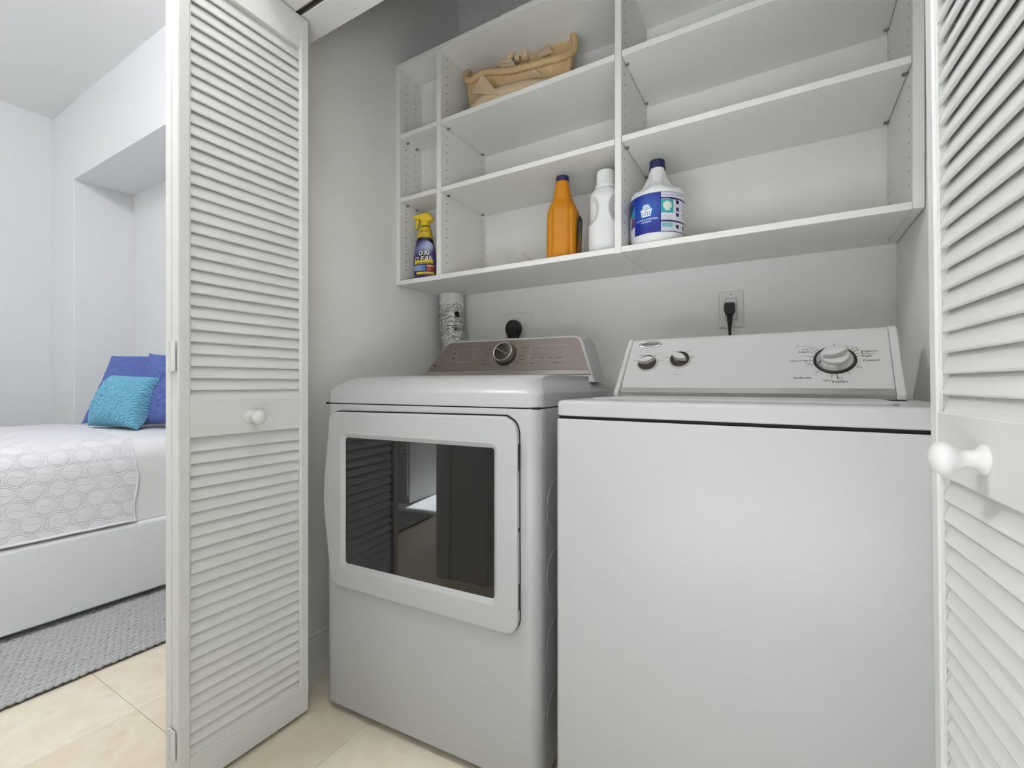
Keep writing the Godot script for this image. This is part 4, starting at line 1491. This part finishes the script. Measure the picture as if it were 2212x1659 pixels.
	obj("label", g, printed(im, 0.35), t, false, 60)

	# plain white bottle
	t = thing("detergent_bottle", "plain white bottle with white screw cap right of the golden jug", "bottle", Vector3(-0.480, y0, -1.388), deg_to_rad(12))
	var white := mat(Color(0.93, 0.93, 0.925), 0.38)
	rings = []
	for i in 49:
		var y := 0.212 * i / 48.0
		var w := 0.104
		if y < 0.006:
			w = lerpf(0.096, 0.104, y / 0.006)
		elif y > 0.172:
			w = lerpf(0.104, 0.060, pow((y - 0.172) / 0.04, 1.7))
		rings.append(sring(w, w * lerpf(0.86, 0.98, clampf((y - 0.17) / 0.04, 0, 1)), 2.6, y, 96))
	dent(rings, Vector2(-0.046, 0.142), 0.026, 0.040, 0.020)
	dent(rings, Vector2(0.046, 0.142), 0.026, 0.040, 0.020)
	g = Geo.new()
	g.loft(rings)
	obj("bottle_body", g, white, t, false, 60)
	g = Geo.new()
	g.lathe([Vector2(0.0280, 0.208), Vector2(0.0310, 0.211), Vector2(0.0318, 0.218), Vector2(0.0300, 0.222), Vector2(0.0270, 0.223)], 40)
	obj("neck_ring", g, white, t, false, 40)
	g = Geo.new()
	rings = []
	for q in [[0.222, 0.0272], [0.224, 0.0278], [0.262, 0.0270], [0.2655, 0.0258], [0.2665, 0.024]]:
		var r := PackedVector3Array()
		for i in 96:
			var a := TAU * i / 96
			var e: float = q[1] - (0.0006 if i % 2 else 0.0) * (1.0 if q[0] < 0.264 else 0.0)
			r.append(Vector3(sin(a) * e, q[0], cos(a) * e))
		rings.append(r)
	g.loft(rings)
	obj("cap", g, white, t, false, 30)

	# white jug with the blue laundry label
	t = thing("bleach_jug", "white jug with blue laundry basket label and dark blue cap", "bottle", Vector3(-0.3235, y0, -1.393), deg_to_rad(13))
	rings = []
	var prof := [[0.0, 0.070], [0.003, 0.0745], [0.010, 0.0765], [0.148, 0.0765], [0.155, 0.0755], [0.162, 0.0715], [0.170, 0.063], [0.180, 0.0515], [0.192, 0.0425], [0.206, 0.0340], [0.220, 0.0265], [0.232, 0.0215], [0.242, 0.0195]]
	for i in 61:
		var y := 0.242 * i / 60.0
		var j := 0
		while j < prof.size() - 2 and prof[j + 1][0] < y:
			j += 1
		var r := lerpf(prof[j][1], prof[j + 1][1], (y - prof[j][0]) / (prof[j + 1][0] - prof[j][0]))
		rings.append(sring(r * 2, r * 2, 2.0, y, 96))
	dent(rings, Vector2(-0.040, 0.193), 0.024, 0.034, 0.013)
	dent(rings, Vector2(0.040, 0.193), 0.024, 0.034, 0.013)
	g = Geo.new()
	g.loft(rings)
	obj("jug_body", g, white, t, false, 60)
	g = Geo.new()
	g.lathe([Vector2(0.0200, 0.238), Vector2(0.0222, 0.2385), Vector2(0.0220, 0.2600), Vector2(0.0205, 0.2625), Vector2(0.0001, 0.2630)], 44)
	g.xf = Transform3D(Basis.IDENTITY, Vector3(-0.0215, 0.231, 0.002))
	g.box(Vector3(-0.0015, 0, -0.004), Vector3(0.0015, 0.012, 0.004), 0.0005)
	g.xf = Transform3D(Basis.IDENTITY, Vector3(0.0215, 0.231, 0.002))
	g.box(Vector3(-0.0015, 0, -0.004), Vector3(0.0015, 0.012, 0.004), 0.0005)
	obj("cap", g, mat(Color(0.075, 0.085, 0.30), 0.35), t)
	g = Geo.new()
	var arcs := []
	for y in [0.0305, 0.1425]:
		var r := PackedVector3Array()
		for i in 61:
			var a := deg_to_rad(-100.0 + 200.0 * i / 60.0)
			r.append(Vector3(sin(a) * 0.0772, y, cos(a) * 0.0772))
		arcs.append(r)
	g.loft(arcs, false, false, false, Vector2(0, 1), Vector2(1, 0), false)
	if (g.p[1] - g.p[0]).cross(g.p[2] - g.p[0]).dot(g.p[0] * Vector3(1, 0, 1)) < 0.0:
		g.flip(0)
	obj("label", g, printed(jug_label(), 0.3), t, false, 60)

	# crumpled clear film at the shelf's front edge
	t = thing("plastic_film", "small crumpled sheet of clear plastic left of the golden jug", "film", Vector3(-0.737, y0, -1.335))
	g = Geo.new()
	rng.seed = 12
	var fm := []
	for i in 9:
		var r := PackedVector3Array()
		for j in 13:
			var x := -0.055 + 0.0088 * j
			var hgt := 0.040 * exp(-pow((x + 0.012) / 0.024, 2.0)) * (1.0 - 0.07 * i) + 0.003 + rng.randf_range(0, 0.005)
			r.append(Vector3(x + rng.randf_range(-0.003, 0.003), hgt, 0.022 - i * 0.007 + rng.randf_range(-0.002, 0.002)))
		fm.append(r)
	g.loft(fm, false, false, false, Vector2(0, 1), Vector2(1, 0), false)
	var film := mat(Color(0.9, 0.9, 0.88, 0.22), 0.12)
	film.transparency = BaseMaterial3D.TRANSPARENCY_ALPHA
	obj("sheet", g, film, t, false, 10)


func jug_label() -> Image:
	# 200 degrees round the jug over 1000 pixels
	var im := Image.create(1000, 448, false, Image.FORMAT_RGB8)
	im.fill(Color(0.90, 0.90, 0.93))
	var navy := Color(0.09, 0.09, 0.36)
	for y in 448:
		for x in range(235, 540):
			var e := Vector2((x - 385) / 210.0, (y - 190) / 230.0).length()
			im.set_pixel(x, y, Color(0.10, 0.47, 0.78).lerp(Color(0.06, 0.13, 0.56), clampf(e * 1.05, 0, 1)))
		for x in range(0, 235):
			im.set_pixel(x, y, Color(0.05, 0.28, 0.62) if y < 400 - x * 0.6 - 40 and y < 330 else Color(0.90, 0.90, 0.92))
	fill_tri(im, Vector2(60, 300), Vector2(234, 90), Vector2(234, 215), Color(0.20, 0.62, 0.76))
	fill_tri(im, Vector2(0, 60), Vector2(230, 60), Vector2(40, 300), Color(0.03, 0.17, 0.45))
	fill_tri(im, Vector2(150, 215), Vector2(234, 235), Vector2(120, 340), Color(0.52, 0.22, 0.30))
	fill_tri(im, Vector2(234, 235), Vector2(234, 330), Vector2(110, 350), Color(0.35, 0.25, 0.50))
	for i in 24:
		disc(im, Vector2(130 - i, 225 + i * 5), 0, 34, Color(0.92, 0.92, 0.93))
	# basket with folded laundry
	var wh := Color(0.95, 0.97, 0.98)
	var c := Vector2(385, 195)
	for q in [[-32, 32, -72, -60], [-40, 40, -55, -43], [-46, 46, -38, -26]]:
		im.fill_rect(Rect2i(int(c.x) + q[0], int(c.y) + q[2], q[1] - q[0], q[3] - q[2]), wh)
	im.fill_rect(Rect2i(int(c.x) - 66, int(c.y) - 20, 132, 14), wh)
	fill_tri(im, c + Vector2(-58, -8), c + Vector2(58, -8), c + Vector2(46, 62), wh)
	fill_tri(im, c + Vector2(-58, -8), c + Vector2(46, 62), c + Vector2(-46, 62), wh)
	var bl := Color(0.10, 0.40, 0.72)
	im.fill_rect(Rect2i(int(c.x) - 12, int(c.y) - 8, 24, 6), bl)
	for r in 2:
		for i in 5:
			im.fill_rect(Rect2i(int(c.x) - 42 + i * 19, int(c.y) + 10 + r * 24, 8, 15), bl)
	stamp(im, "CLEANS & SANITIZES", Vector2(386, 292), 17, wh, 0.5, true, 1.05)
	stamp(im, "LAUNDRY", Vector2(386, 320), 17, wh, 0.5, true, 1.05)
	# directions panel
	im.fill_rect(Rect2i(540, 0, 460, 5), navy)
	im.fill_rect(Rect2i(540, 440, 460, 8), navy)
	for i in 3:
		im.fill_rect(Rect2i(552, 16 + i * 13, 330 - i * 70, 5), Color(0.62, 0.52, 0.70))
	im.fill_rect(Rect2i(540, 62, 460, 22), navy)
	stamp(im, "HE WASHER", Vector2(552, 79), 11, wh, 0.0, true)
	stamp(im, "FILL", Vector2(740, 79), 11, wh, 0.0, true)
	im.fill_rect(Rect2i(540, 86, 132, 150), Color(0.22, 0.66, 0.70))
	disc(im, Vector2(606, 152), 0, 48, Color(0.88, 0.90, 0.84))
	disc(im, Vector2(606, 152), 44, 48, Color(0.72, 0.88, 0.88))
	im.fill_rect(Rect2i(580, 190, 52, 22), Color(0.88, 0.90, 0.88))
	for i in 6:
		im.fill_rect(Rect2i(550, 250 + i * 13, 80 + (i * 29) % 40, 4), Color(0.62, 0.60, 0.68))
	for y in [92, 172, 232, 366]:
		fill_tri(im, Vector2(700, y), Vector2(750, y), Vector2(740, y + 40), navy)
		fill_tri(im, Vector2(700, y), Vector2(740, y + 40), Vector2(710, y + 40), navy)
		stroke(im, Vector2(768, y + 20), Vector2(782, y + 20), 4, navy)
		if y < 300:
			frame(im, [Vector2(806, y), Vector2(840, y), Vector2(840, y + 42), Vector2(806, y + 42)], 5, Color(0.25, 0.25, 0.28))
		else:
			im.fill_rect(Rect2i(808, y - 6, 34, 48), Color(0.16, 0.16, 0.2))
	im.fill_rect(Rect2i(684, 160, 316, 3), Color(0.6, 0.6, 0.68))
	im.fill_rect(Rect2i(540, 318, 460, 20), Color(0.20, 0.19, 0.42))
	im.fill_rect(Rect2i(548, 346, 124, 46), Color(0.55, 0.80, 0.82))
	for i in 4:
		im.fill_rect(Rect2i(550, 352 + i * 22, 100 + (i * 13) % 20, 5), Color(0.45, 0.55, 0.62))
	im.fill_rect(Rect2i(684, 340, 3, 90), Color(0.6, 0.6, 0.68))
	for i in 6:
		im.fill_rect(Rect2i(880, 110 + i * 32, 60, 5), Color(0.60, 0.72, 0.66))
	return im


# ------------------------------------------------------------------ canvas tote on the upper shelf

func tote() -> void:
	var cloth := mat(Color(0.86, 0.73, 0.55), 0.9, 0.0, 0.3)
	with_normal(cloth, noise_normal(0.03, 8.0, 256, 4, 41), 0.5, Vector3(7, 7, 7))
	var tab := mat(Color(0.88, 0.78, 0.65), 0.8, 0.0, 0.3)
	var base := EYE + 0.957
	var t := thing("canvas_tote", "collapsed tan canvas tote bag with rolled rim and rope handle on the upper shelf", "bag", Vector3(-0.82, base, -1.43))
	# rolled rim: a long closed loop
	var key := [W(-1.043, 1.19, 1.43), W(-1.045, 1.224, 1.465), W(-1.025, 1.244, 1.49), W(-0.973, 1.238, 1.50), W(-0.922, 1.227, 1.50), W(-0.864, 1.216, 1.50), W(-0.818, 1.209, 1.50), W(-0.774, 1.204, 1.50), W(-0.725, 1.208, 1.50), W(-0.686, 1.215, 1.50), W(-0.645, 1.222, 1.495), W(-0.618, 1.185, 1.47), W(-0.606, 1.125, 1.44), W(-0.622, 1.092, 1.41), W(-0.654, 1.075, 1.385), W(-0.700, 1.077, 1.38), W(-0.772, 1.085, 1.38), W(-0.822, 1.092, 1.38), W(-0.888, 1.112, 1.38), W(-0.933, 1.124, 1.38), W(-0.961, 1.120, 1.38), W(-0.989, 1.114, 1.38), W(-1.018, 1.135, 1.39)]
	var rim := smooth_path(key, 8, true)
	var rad := []
	rng.seed = 8
	var nz := FastNoiseLite.new()
	nz.seed = 5
	nz.frequency = 30.0
	for i in rim.size():
		rad.append((0.0095 if i < 84 else 0.0118) + 0.0014 * nz.get_noise_3dv(rim[i]) + 0.0006 * sin(i * 1.9))
	var g := Geo.new()
	g.tube(rim, rad, 14, true)
	var rm := obj("rim", g, cloth, t, true, 60)
	# the slumped sides under the rim
	g = Geo.new()
	var rings := []
	var n := rim.size()
	var mid := Vector3(-0.82, 0, -1.445)
	for k in 9:
		var s := k / 8.0
		var r := PackedVector3Array()
		for i in n:
			var q := rim[i]
			var foot := Vector3(mid.x + (q.x - mid.x) * 0.86, base + 0.002, mid.z + (q.z - mid.z) * 0.5)
			var v := q.lerp(foot, s)
			var bulge := sin(PI * s) * (0.004 * sin(i * 0.45) - (0.022 if q.z > -1.42 else -0.004)) + 0.006 * nz.get_noise_3dv(q + Vector3(0, s * 0.15, 0)) * sin(PI * s)
			v += Vector3(q.x - mid.x, 0, (q.z - mid.z) * 4.0).normalized() * bulge
			v.x = clampf(v.x, -1.060, -0.43)
			v.z = clampf(v.z, -1.58, -1.335)
			r.append(v)
		rings.append(r)
	g.loft(rings, false, true)
	obj("side", g, cloth, t, true, 60)
	# front panel folded down into a fat roll along the shelf edge
	g = Geo.new()
	rings = []
	for i in 33:
		var s := i / 32.0
		var c := W(lerpf(-0.985, -0.625, s), 0.0, 1.362)
		var hgt := lerpf(0.088, 0.052, pow(s, 0.8)) * pow(maxf(0.0, sin(PI * clampf(0.035 + s * 0.93, 0, 1))), 0.38)
		var dep := lerpf(0.040, 0.030, s) * pow(maxf(0.0, sin(PI * clampf(0.03 + s * 0.94, 0, 1))), 0.4)
		var r := PackedVector3Array()
		for j in 28:
			var a := TAU * j / 28
			var w := 1.0 + 0.05 * nz.get_noise_2d(s * 0.5, j * 0.02) + 0.03 * sin(s * 30 + 2 * a)
			r.append(Vector3(c.x + 0.004 * sin(a * 2 + s * 9), maxf(base + 0.0012, base + hgt * 0.5 + hgt * 0.56 * cos(a) * w), c.z + dep * sin(a) * w))
		rings.append(r)
	g.loft(rings)
	obj("front_panel", g, tab, t, true, 60)
	# stitched tabs
	var sheet := func(called: String, q: Array, m: Material, bend: float, parent: Node3D) -> void:
		var gg := Geo.new()
		var top := []
		var bot := []
		var a: Vector3 = q[0]; var b: Vector3 = q[1]; var c: Vector3 = q[2]; var d: Vector3 = q[3]
		var nm := (b - a).cross(d - a).normalized()
		for i in 7:
			var r0 := PackedVector3Array()
			var r1 := PackedVector3Array()
			for j in 7:
				var u := j / 6.0
				var v := i / 6.0
				var p := a.lerp(b, u).lerp(d.lerp(c, u), v) + nm * bend * sin(PI * v)
				r0.append(p + nm * 0.0012)
				r1.append(p - nm * 0.0012)
			r1.reverse()
			r0.append_array(r1)
			top.append(r0)
		gg.loft(top)
		obj(called, gg, m, parent, true, 40)
	sheet.call("tab", [W(-0.953, 1.028, 1.330), W(-0.832, 0.980, 1.322), W(-0.905, 1.080, 1.338), W(-0.918, 1.088, 1.340)], tab, -0.004, t)
	sheet.call("tab", [W(-0.730, 1.015, 1.335), W(-0.668, 1.000, 1.340), W(-0.700, 1.030, 1.350), W(-0.716, 1.046, 1.352)], tab, -0.003, t)
	sheet.call("tab", [W(-0.945, 1.205, 1.480), W(-0.835, 1.160, 1.440), W(-0.905, 1.238, 1.475), W(-0.955, 1.256, 1.485)], tab, 0.006, t)
	sheet.call("tab", [W(-0.898, 1.165, 1.440), W(-0.822, 1.132, 1.420), W(-0.838, 1.158, 1.430), W(-0.905, 1.190, 1.452)], tab, 0.004, t)
	sheet.call("tab", [W(-0.748, 1.155, 1.452), W(-0.696, 1.158, 1.455), W(-0.722, 1.208, 1.478), W(-0.764, 1.192, 1.472)], tab, 0.004, t)
	# knotted rope handle: three strands twisted
	var ropes := [[W(-0.893, 1.183, 1.465), W(-0.890, 1.205, 1.468), W(-0.872, 1.220, 1.470), W(-0.852, 1.214, 1.472), W(-0.846, 1.196, 1.474)], [W(-0.872, 1.178, 1.452), W(-0.862, 1.205, 1.452), W(-0.842, 1.226, 1.456), W(-0.820, 1.226, 1.460), W(-0.810, 1.206, 1.464), W(-0.818, 1.188, 1.468)], [W(-0.835, 1.215, 1.470), W(-0.818, 1.205, 1.472), W(-0.806, 1.188, 1.474)]]
	var rope := obj("rope_handle", bx(Vector3.ONE * -0.0001, Vector3.ONE * 0.0001), tab, t)
	g = Geo.new()
	for r in ropes:
		var sp := smooth_path(r, 10)
		for k in 3:
			var path := PackedVector3Array()
			for i in sp.size():
				var tn := (sp[mini(i + 1, sp.size() - 1)] - sp[maxi(i - 1, 0)]).normalized()
				var n1 := tn.cross(Vector3.BACK).normalized()
				var n2 := tn.cross(n1)
				var a := TAU * k / 3.0 + i * 0.42
				path.append(sp[i] + (n1 * cos(a) + n2 * sin(a)) * 0.0052)
			g.tube(path, 0.0056, 8)
	rope.mesh = g.mesh(60)
	var tt := t.transform.affine_inverse()
	rope.transform = tt


# ------------------------------------------------------------------ bedroom

func pillow(t: Node3D, called: String, w: float, h: float, th: float, m: Material, seed_: int, rough := 0.0, pinch := 0.12) -> MeshInstance3D:
	var nz := FastNoiseLite.new()
	nz.seed = seed_
	nz.frequency = 6.0
	nz.fractal_octaves = 3
	var n := 40
	var g := Geo.new()
	var pos := func(i: int, j: int, side: float) -> Vector3:
		var u := -1.0 + 2.0 * i / n
		var v := -1.0 + 2.0 * j / n
		var prof := pow(maxf(0.0, (1.0 - u * u) * (1.0 - v * v)), 0.42)
		var x := u * (1.0 - pinch * (1.0 - v * v) * 0.5 * u * u)
		var y := v * (1.0 - pinch * (1.0 - u * u) * 0.5 * v * v)
		var z := side * th / 2 * prof
		z += side * rough * nz.get_noise_3d(u + side * 3.0, v, 0.3) * prof
		return Vector3(x * w / 2, y * h / 2 + h / 2, z)
	for side in [1.0, -1.0]:
		for i in n:
			for j in n:
				var a: Vector3 = pos.call(i, j, side); var b: Vector3 = pos.call(i + 1, j, side); var c: Vector3 = pos.call(i + 1, j + 1, side); var d: Vector3 = pos.call(i, j + 1, side)
				var ua := Vector2(float(i) / n * w, 1 - float(j) / n * h); var ub := Vector2(float(i + 1) / n * w, ua.y); var uc := Vector2(ub.x, 1 - float(j + 1) / n * h); var ud := Vector2(ua.x, uc.y)
				if side > 0:
					g.quad(a, b, c, d, ua, ub, uc, ud)
				else:
					g.quad(b, a, d, c, ub, ua, ud, uc)
	return obj(called, g, m, t, false, 70)


func bedroom() -> void:
	# braided rug
	var t := thing("rug", "grey chunky braided rug on the floor beside the bed", "rug", Vector3(-2.45, 0, -0.1))
	var yarn := mat(Color(0.75, 0.75, 0.75), 0.95, 0.0, 0.2)
	obj("backing", bx(Vector3(-3.05, 0.0005, -1.02), Vector3(-1.915, 0.008, 0.85)), mat(Color(0.36, 0.36, 0.37), 0.95), t, true)
	var ball := SphereMesh.new()
	ball.radial_segments = 10
	ball.rings = 6
	ball.radius = 0.5
	ball.height = 1.0
	var xs := []
	rng.seed = 77
	for row in 21:
		var x := -1.924 - row * 0.0255
		var edge := 1.25 if row == 0 else 1.0
		for k in 94:
			var z := -1.01 + k * 0.0200 + (0.010 if row % 2 else 0.0)
			for s in [-1.0, 1.0]:
				var b := Basis(Vector3.UP, s * 0.50 + rng.randf_range(-0.12, 0.12)) * Basis(Vector3.RIGHT, rng.randf_range(-0.15, 0.15))
				b = b.scaled_local(Vector3(0.0125 * edge, 0.0135 * rng.randf_range(0.85, 1.15), 0.0300))
				xs.append(Transform3D(b, Vector3(x + s * 0.0058 * edge, 0.0125 + rng.randf_range(-0.001, 0.0015), z)))
	var mm := MultiMesh.new()
	mm.transform_format = MultiMesh.TRANSFORM_3D
	mm.mesh = ball
	mm.instance_count = xs.size()
	for i in xs.size():
		mm.set_instance_transform(i, xs[i])
	var mi := MultiMeshInstance3D.new()
	mi.name = "braid"
	mi.multimesh = mm
	mi.material_override = yarn
	t.add_child(mi)
	mi.transform = t.transform.affine_inverse()
	mi.set_meta("kind", "stuff")

	# upholstered bed frame
	t = thing("bed_frame", "low white upholstered bed frame standing on the grey rug", "bed", Vector3(-3.03, 0.0, -0.4))
	var g := Geo.new()
	var rings := []
	for q in [[0.042, 0.006], [0.048, 0.0], [0.325, 0.0], [0.338, 0.004], [0.345, 0.012], [0.347, 0.03]]:
		rings.append(flat_ring(rrect(1.345 - 2 * q[1], 1.94 - 2 * q[1], 0.025 - q[1] * 0.3, 5), q[0], Vector2(-3.0275, -0.40)))
	g.loft(rings)
	obj("rail", g, M.vinyl, t, true, 40)
	for x in [-2.5, -3.55]:
		for z in [0.42, -1.25]:
			obj("foot", bx(Vector3(x - 0.03, 0.018, z - 0.03), Vector3(x + 0.03, 0.045, z + 0.03), 0.003), M.black, t, true)

	# mattress under its fitted sheet
	var sec := func(grow: float, z: float, r: float) -> PackedVector3Array:
		var o := PackedVector3Array()
		var x0 := -3.69 - grow
		var x1 := -2.372 + grow
		var y1 := 0.690 + grow
		for i in 9:
			var a := PI / 2 * i / 8
			o.append(Vector3(x1 - r + r * sin(PI / 2 - a), y1 - r + r * sin(a), z))
		for i in 17:
			var s := (i + 1) / 18.0
			o.append(Vector3(lerpf(x1 - r, x0 + r, s), y1 + 0.026 * sin(PI * s), z))
		for i in 9:
			var a := PI / 2 * i / 8
			o.append(Vector3(x0 + r - r * sin(a), y1 - r + r * cos(a), z))
		o.append(Vector3(x0, 0.3475, z))
		o.append(Vector3(x1, 0.3475, z))
		return o
	t = thing("mattress", "mattress in a smooth white sheet on the bed frame", "mattress", Vector3(-3.03, 0.3475, -0.4))
	g = Geo.new()
	rings = [sec.call(-0.05, -1.372, 0.05), sec.call(-0.015, -1.365, 0.07), sec.call(0.0, -1.34, 0.085)]
	for i in 12:
		rings.append(sec.call(0.0, lerpf(-1.25, 0.42, i / 11.0), 0.085))
	rings.append(sec.call(0.0, 0.50, 0.085))
	rings.append(sec.call(-0.015, 0.535, 0.07))
	rings.append(sec.call(-0.05, 0.545, 0.05))
	g.loft(rings)
	obj("sheet", g, M.sheet, t, true, 60)

	# quilted coverlet, folded over the side of the mattress
	var qw := 0.074
	var qh := 0.118
	var ring_relief := height_normal(256, 5.0, func(u: float, v: float) -> float:
		var best := 0.0
		for c in [[0.0, 0.0], [1.0, 0.0], [0.0, 1.0], [1.0, 1.0], [0.5, 0.5]]:
			var dx: float = (u - c[0]) * qw
			var dy: float = (v - c[1]) * qh
			var dd := Vector2(dx, dy).length()
			for rr in [0.0355, 0.0290]:
				best = maxf(best, exp(-pow((dd - rr) / 0.0017, 2.0)))
			if dd < 0.028:
				best = maxf(best, 0.6 * exp(-pow((dy + 0.003 * sin(dx * 160.0)) / 0.0020, 2.0)) * (1.0 - dd / 0.032))
		return 1.0 - best)
	var qm := with_normal(mat(Color(0.95, 0.94, 0.96), 0.9, 0.0, 0.25), ring_relief, 0.4, Vector3(1, 1, 1), false)
	t = thing("quilt", "pale lilac grey circle-stitched quilt over the mattress, its hem hanging to the frame", "quilt", Vector3(-3.03, 0.36, 0.0))
	g = Geo.new()
	var nz := FastNoiseLite.new()
	nz.seed = 3
	nz.frequency = 5.0
	var prof := PackedVector2Array()
	prof.append(Vector2(-2.358, 0.356))
	for i in 10:
		prof.append(Vector2(-2.360, 0.36 + 0.024 * (i + 1)))
	var sr: PackedVector3Array = sec.call(0.009, 0.0, 0.092)
	for i in 35:
		prof.append(Vector2(sr[i].x, sr[i].y))
	prof.append(Vector2(-3.70, 0.36))
	var dist := [0.0]
	for i in range(1, prof.size()):
		dist.append(dist[i - 1] + prof[i].distance_to(prof[i - 1]))
	var rows := 48
	var P := func(i: int, j: int) -> Vector3:
		var z := lerpf(-0.869, 0.56, float(j) / rows)
		var q := prof[i]
		var e := 0.004 * nz.get_noise_2d(dist[i] * 2.0, z * 2.0)
		if j == 0:
			z += 0.006 * sin(dist[i] * 26.0) + 0.006 * nz.get_noise_1d(dist[i] * 6)
			e -= 0.003
		return Vector3(q.x + e, q.y + e, z)
	for j in rows:
		for i in prof.size() - 1:
			var z0 := lerpf(-0.869, 0.56, float(j) / rows)
			var z1 := lerpf(-0.869, 0.56, float(j + 1) / rows)
			g.quad(P.call(i, j + 1), P.call(i, j), P.call(i + 1, j), P.call(i + 1, j + 1), Vector2(z1 / qw, -dist[i] / qh), Vector2(z0 / qw, -dist[i] / qh), Vector2(z0 / qw, -dist[i + 1] / qh), Vector2(z1 / qw, -dist[i + 1] / qh))
	obj("cover", g, qm, t, true, 80)
	var hem := PackedVector3Array()
	for i in prof.size():
		hem.append(P.call(i, 0) - Vector3(0.002, 0.002, 0))
	g = Geo.new()
	g.tube(hem, 0.0045, 8)
	hem = PackedVector3Array()
	for j in rows + 1:
		hem.append(P.call(0, j))
	g.tube(hem, 0.0050, 8)
	obj("hem", g, mat(Color(0.95, 0.94, 0.96), 0.9, 0.0, 0.25), t, true, 60)

	# cushions at the head of the bed
	var blue := with_normal(mat(Color(0.40, 0.46, 0.72), 0.85, 0.0, 0.3), noise_normal(0.02, 6.0, 256, 4, 51), 0.4, Vector3(3, 3, 3))
	blue.rim_enabled = true
	blue.rim = 0.3
	t = thing("cushion", "large plain blue cushion leaning at the back beneath the alcove", "cushion", Vector3(-3.04, 0.724, -1.07))
	t.rotation = Vector3(0, deg_to_rad(38), 0)
	var pw := pillow(t, "cover", 0.42, 0.45, 0.15, blue, 2, 0.02, 0.20)
	pw.rotation = Vector3(deg_to_rad(-33), 0, deg_to_rad(2))
	t = thing("cushion", "large plain blue cushion in front, cut off by the door edge", "cushion", Vector3(-2.63, 0.716, -1.13))
	t.rotation = Vector3(0, deg_to_rad(34), 0)
	pw = pillow(t, "cover", 0.44, 0.40, 0.16, blue, 5, 0.02, 0.20)
	pw.rotation = Vector3(deg_to_rad(-20), 0, 0)
	var fur := height_normal(256, 5.0, func(u: float, v: float) -> float:
		var col := fposmod(u * 6.0, 1.0)
		var zig := absf(col - 0.5) * 2.0
		var s := fposmod(v * 12.0 + zig * 0.9, 1.0)
		return 0.5 + 0.5 * cos(TAU * s) * (0.7 + 0.3 * sin(u * 60.0 + v * 25.0)))
	var tq := with_normal(mat(Color(0.50, 0.78, 0.90), 0.9, 0.0, 0.3), fur, 0.9, Vector3(5.5, 5.5, 5.5), false)
	tq.rim_enabled = true
	tq.rim = 0.6
	t = thing("cushion", "small turquoise textured cushion leaning against the blue cushions", "cushion", Vector3(-2.80, 0.718, -0.935))
	t.rotation = Vector3(0, deg_to_rad(22), 0)
	pw = pillow(t, "cover", 0.28, 0.275, 0.19, tq, 9, 0.012, 0.16)
	pw.rotation = Vector3(deg_to_rad(-24), 0, deg_to_rad(-3))

	# pale carpets behind the camera; the first is added to bounce neutral sunlight
	var pile := with_normal(mat(Color(0.93, 0.93, 0.925), 0.95, 0.0, 0.2), noise_normal(0.12, 6.0, 256, 3, 61), 0.5, Vector3(5, 5, 5))
	for q in [["added unseen pale carpet behind the camera, bouncing neutral sunlight", Vector3(-1.2, 0.0005, 0.22), Vector3(2.0, 0.010, 3.1)], ["large pale carpet at the foot of the bed, reflected in the dryer glass", Vector3(-4.1, 0.0005, 0.90), Vector3(-1.40, 0.010, 3.1)]]:
		var lo: Vector3 = q[1]
		var hi: Vector3 = q[2]
		var c := (lo + hi) / 2
		t = thing("carpet", q[0], "carpet", Vector3(c.x, 0, c.z))
		obj("pile", bx(lo, hi, 0.003), pile, t, true)

	# white dresser behind the camera, seen only in the dryer's glass
	t = thing("dresser", "white chest of drawers reflected in the dryer door glass", "dresser", Vector3(-2.77, 0.010, 1.30))
	obj("body", bx(Vector3(-0.53, 0.0, -0.24), Vector3(0.53, 1.05, 0.26), 0.003), M.paint, t)
	for i in 3:
		for s in [0, 1]:
			var x: float = -0.515 + s * 0.52
			var f := obj("drawer", bx(Vector3(x, 0.06 + i * 0.33, -0.256), Vector3(x + 0.51, 0.375 + i * 0.33, -0.238), 0.002), M.paint, t)
			g = Geo.new()
			g.xf = Transform3D(Basis(Vector3.RIGHT, -PI / 2), Vector3(x + 0.255, 0.22 + i * 0.33, -0.256))
			g.lathe([Vector2(0.006, 0), Vector2(0.006, 0.012), Vector2(0.013, 0.018), Vector2(0.010, 0.026), Vector2(0.0001, 0.028)], 16)
			obj("knob", g, M.steel, f)
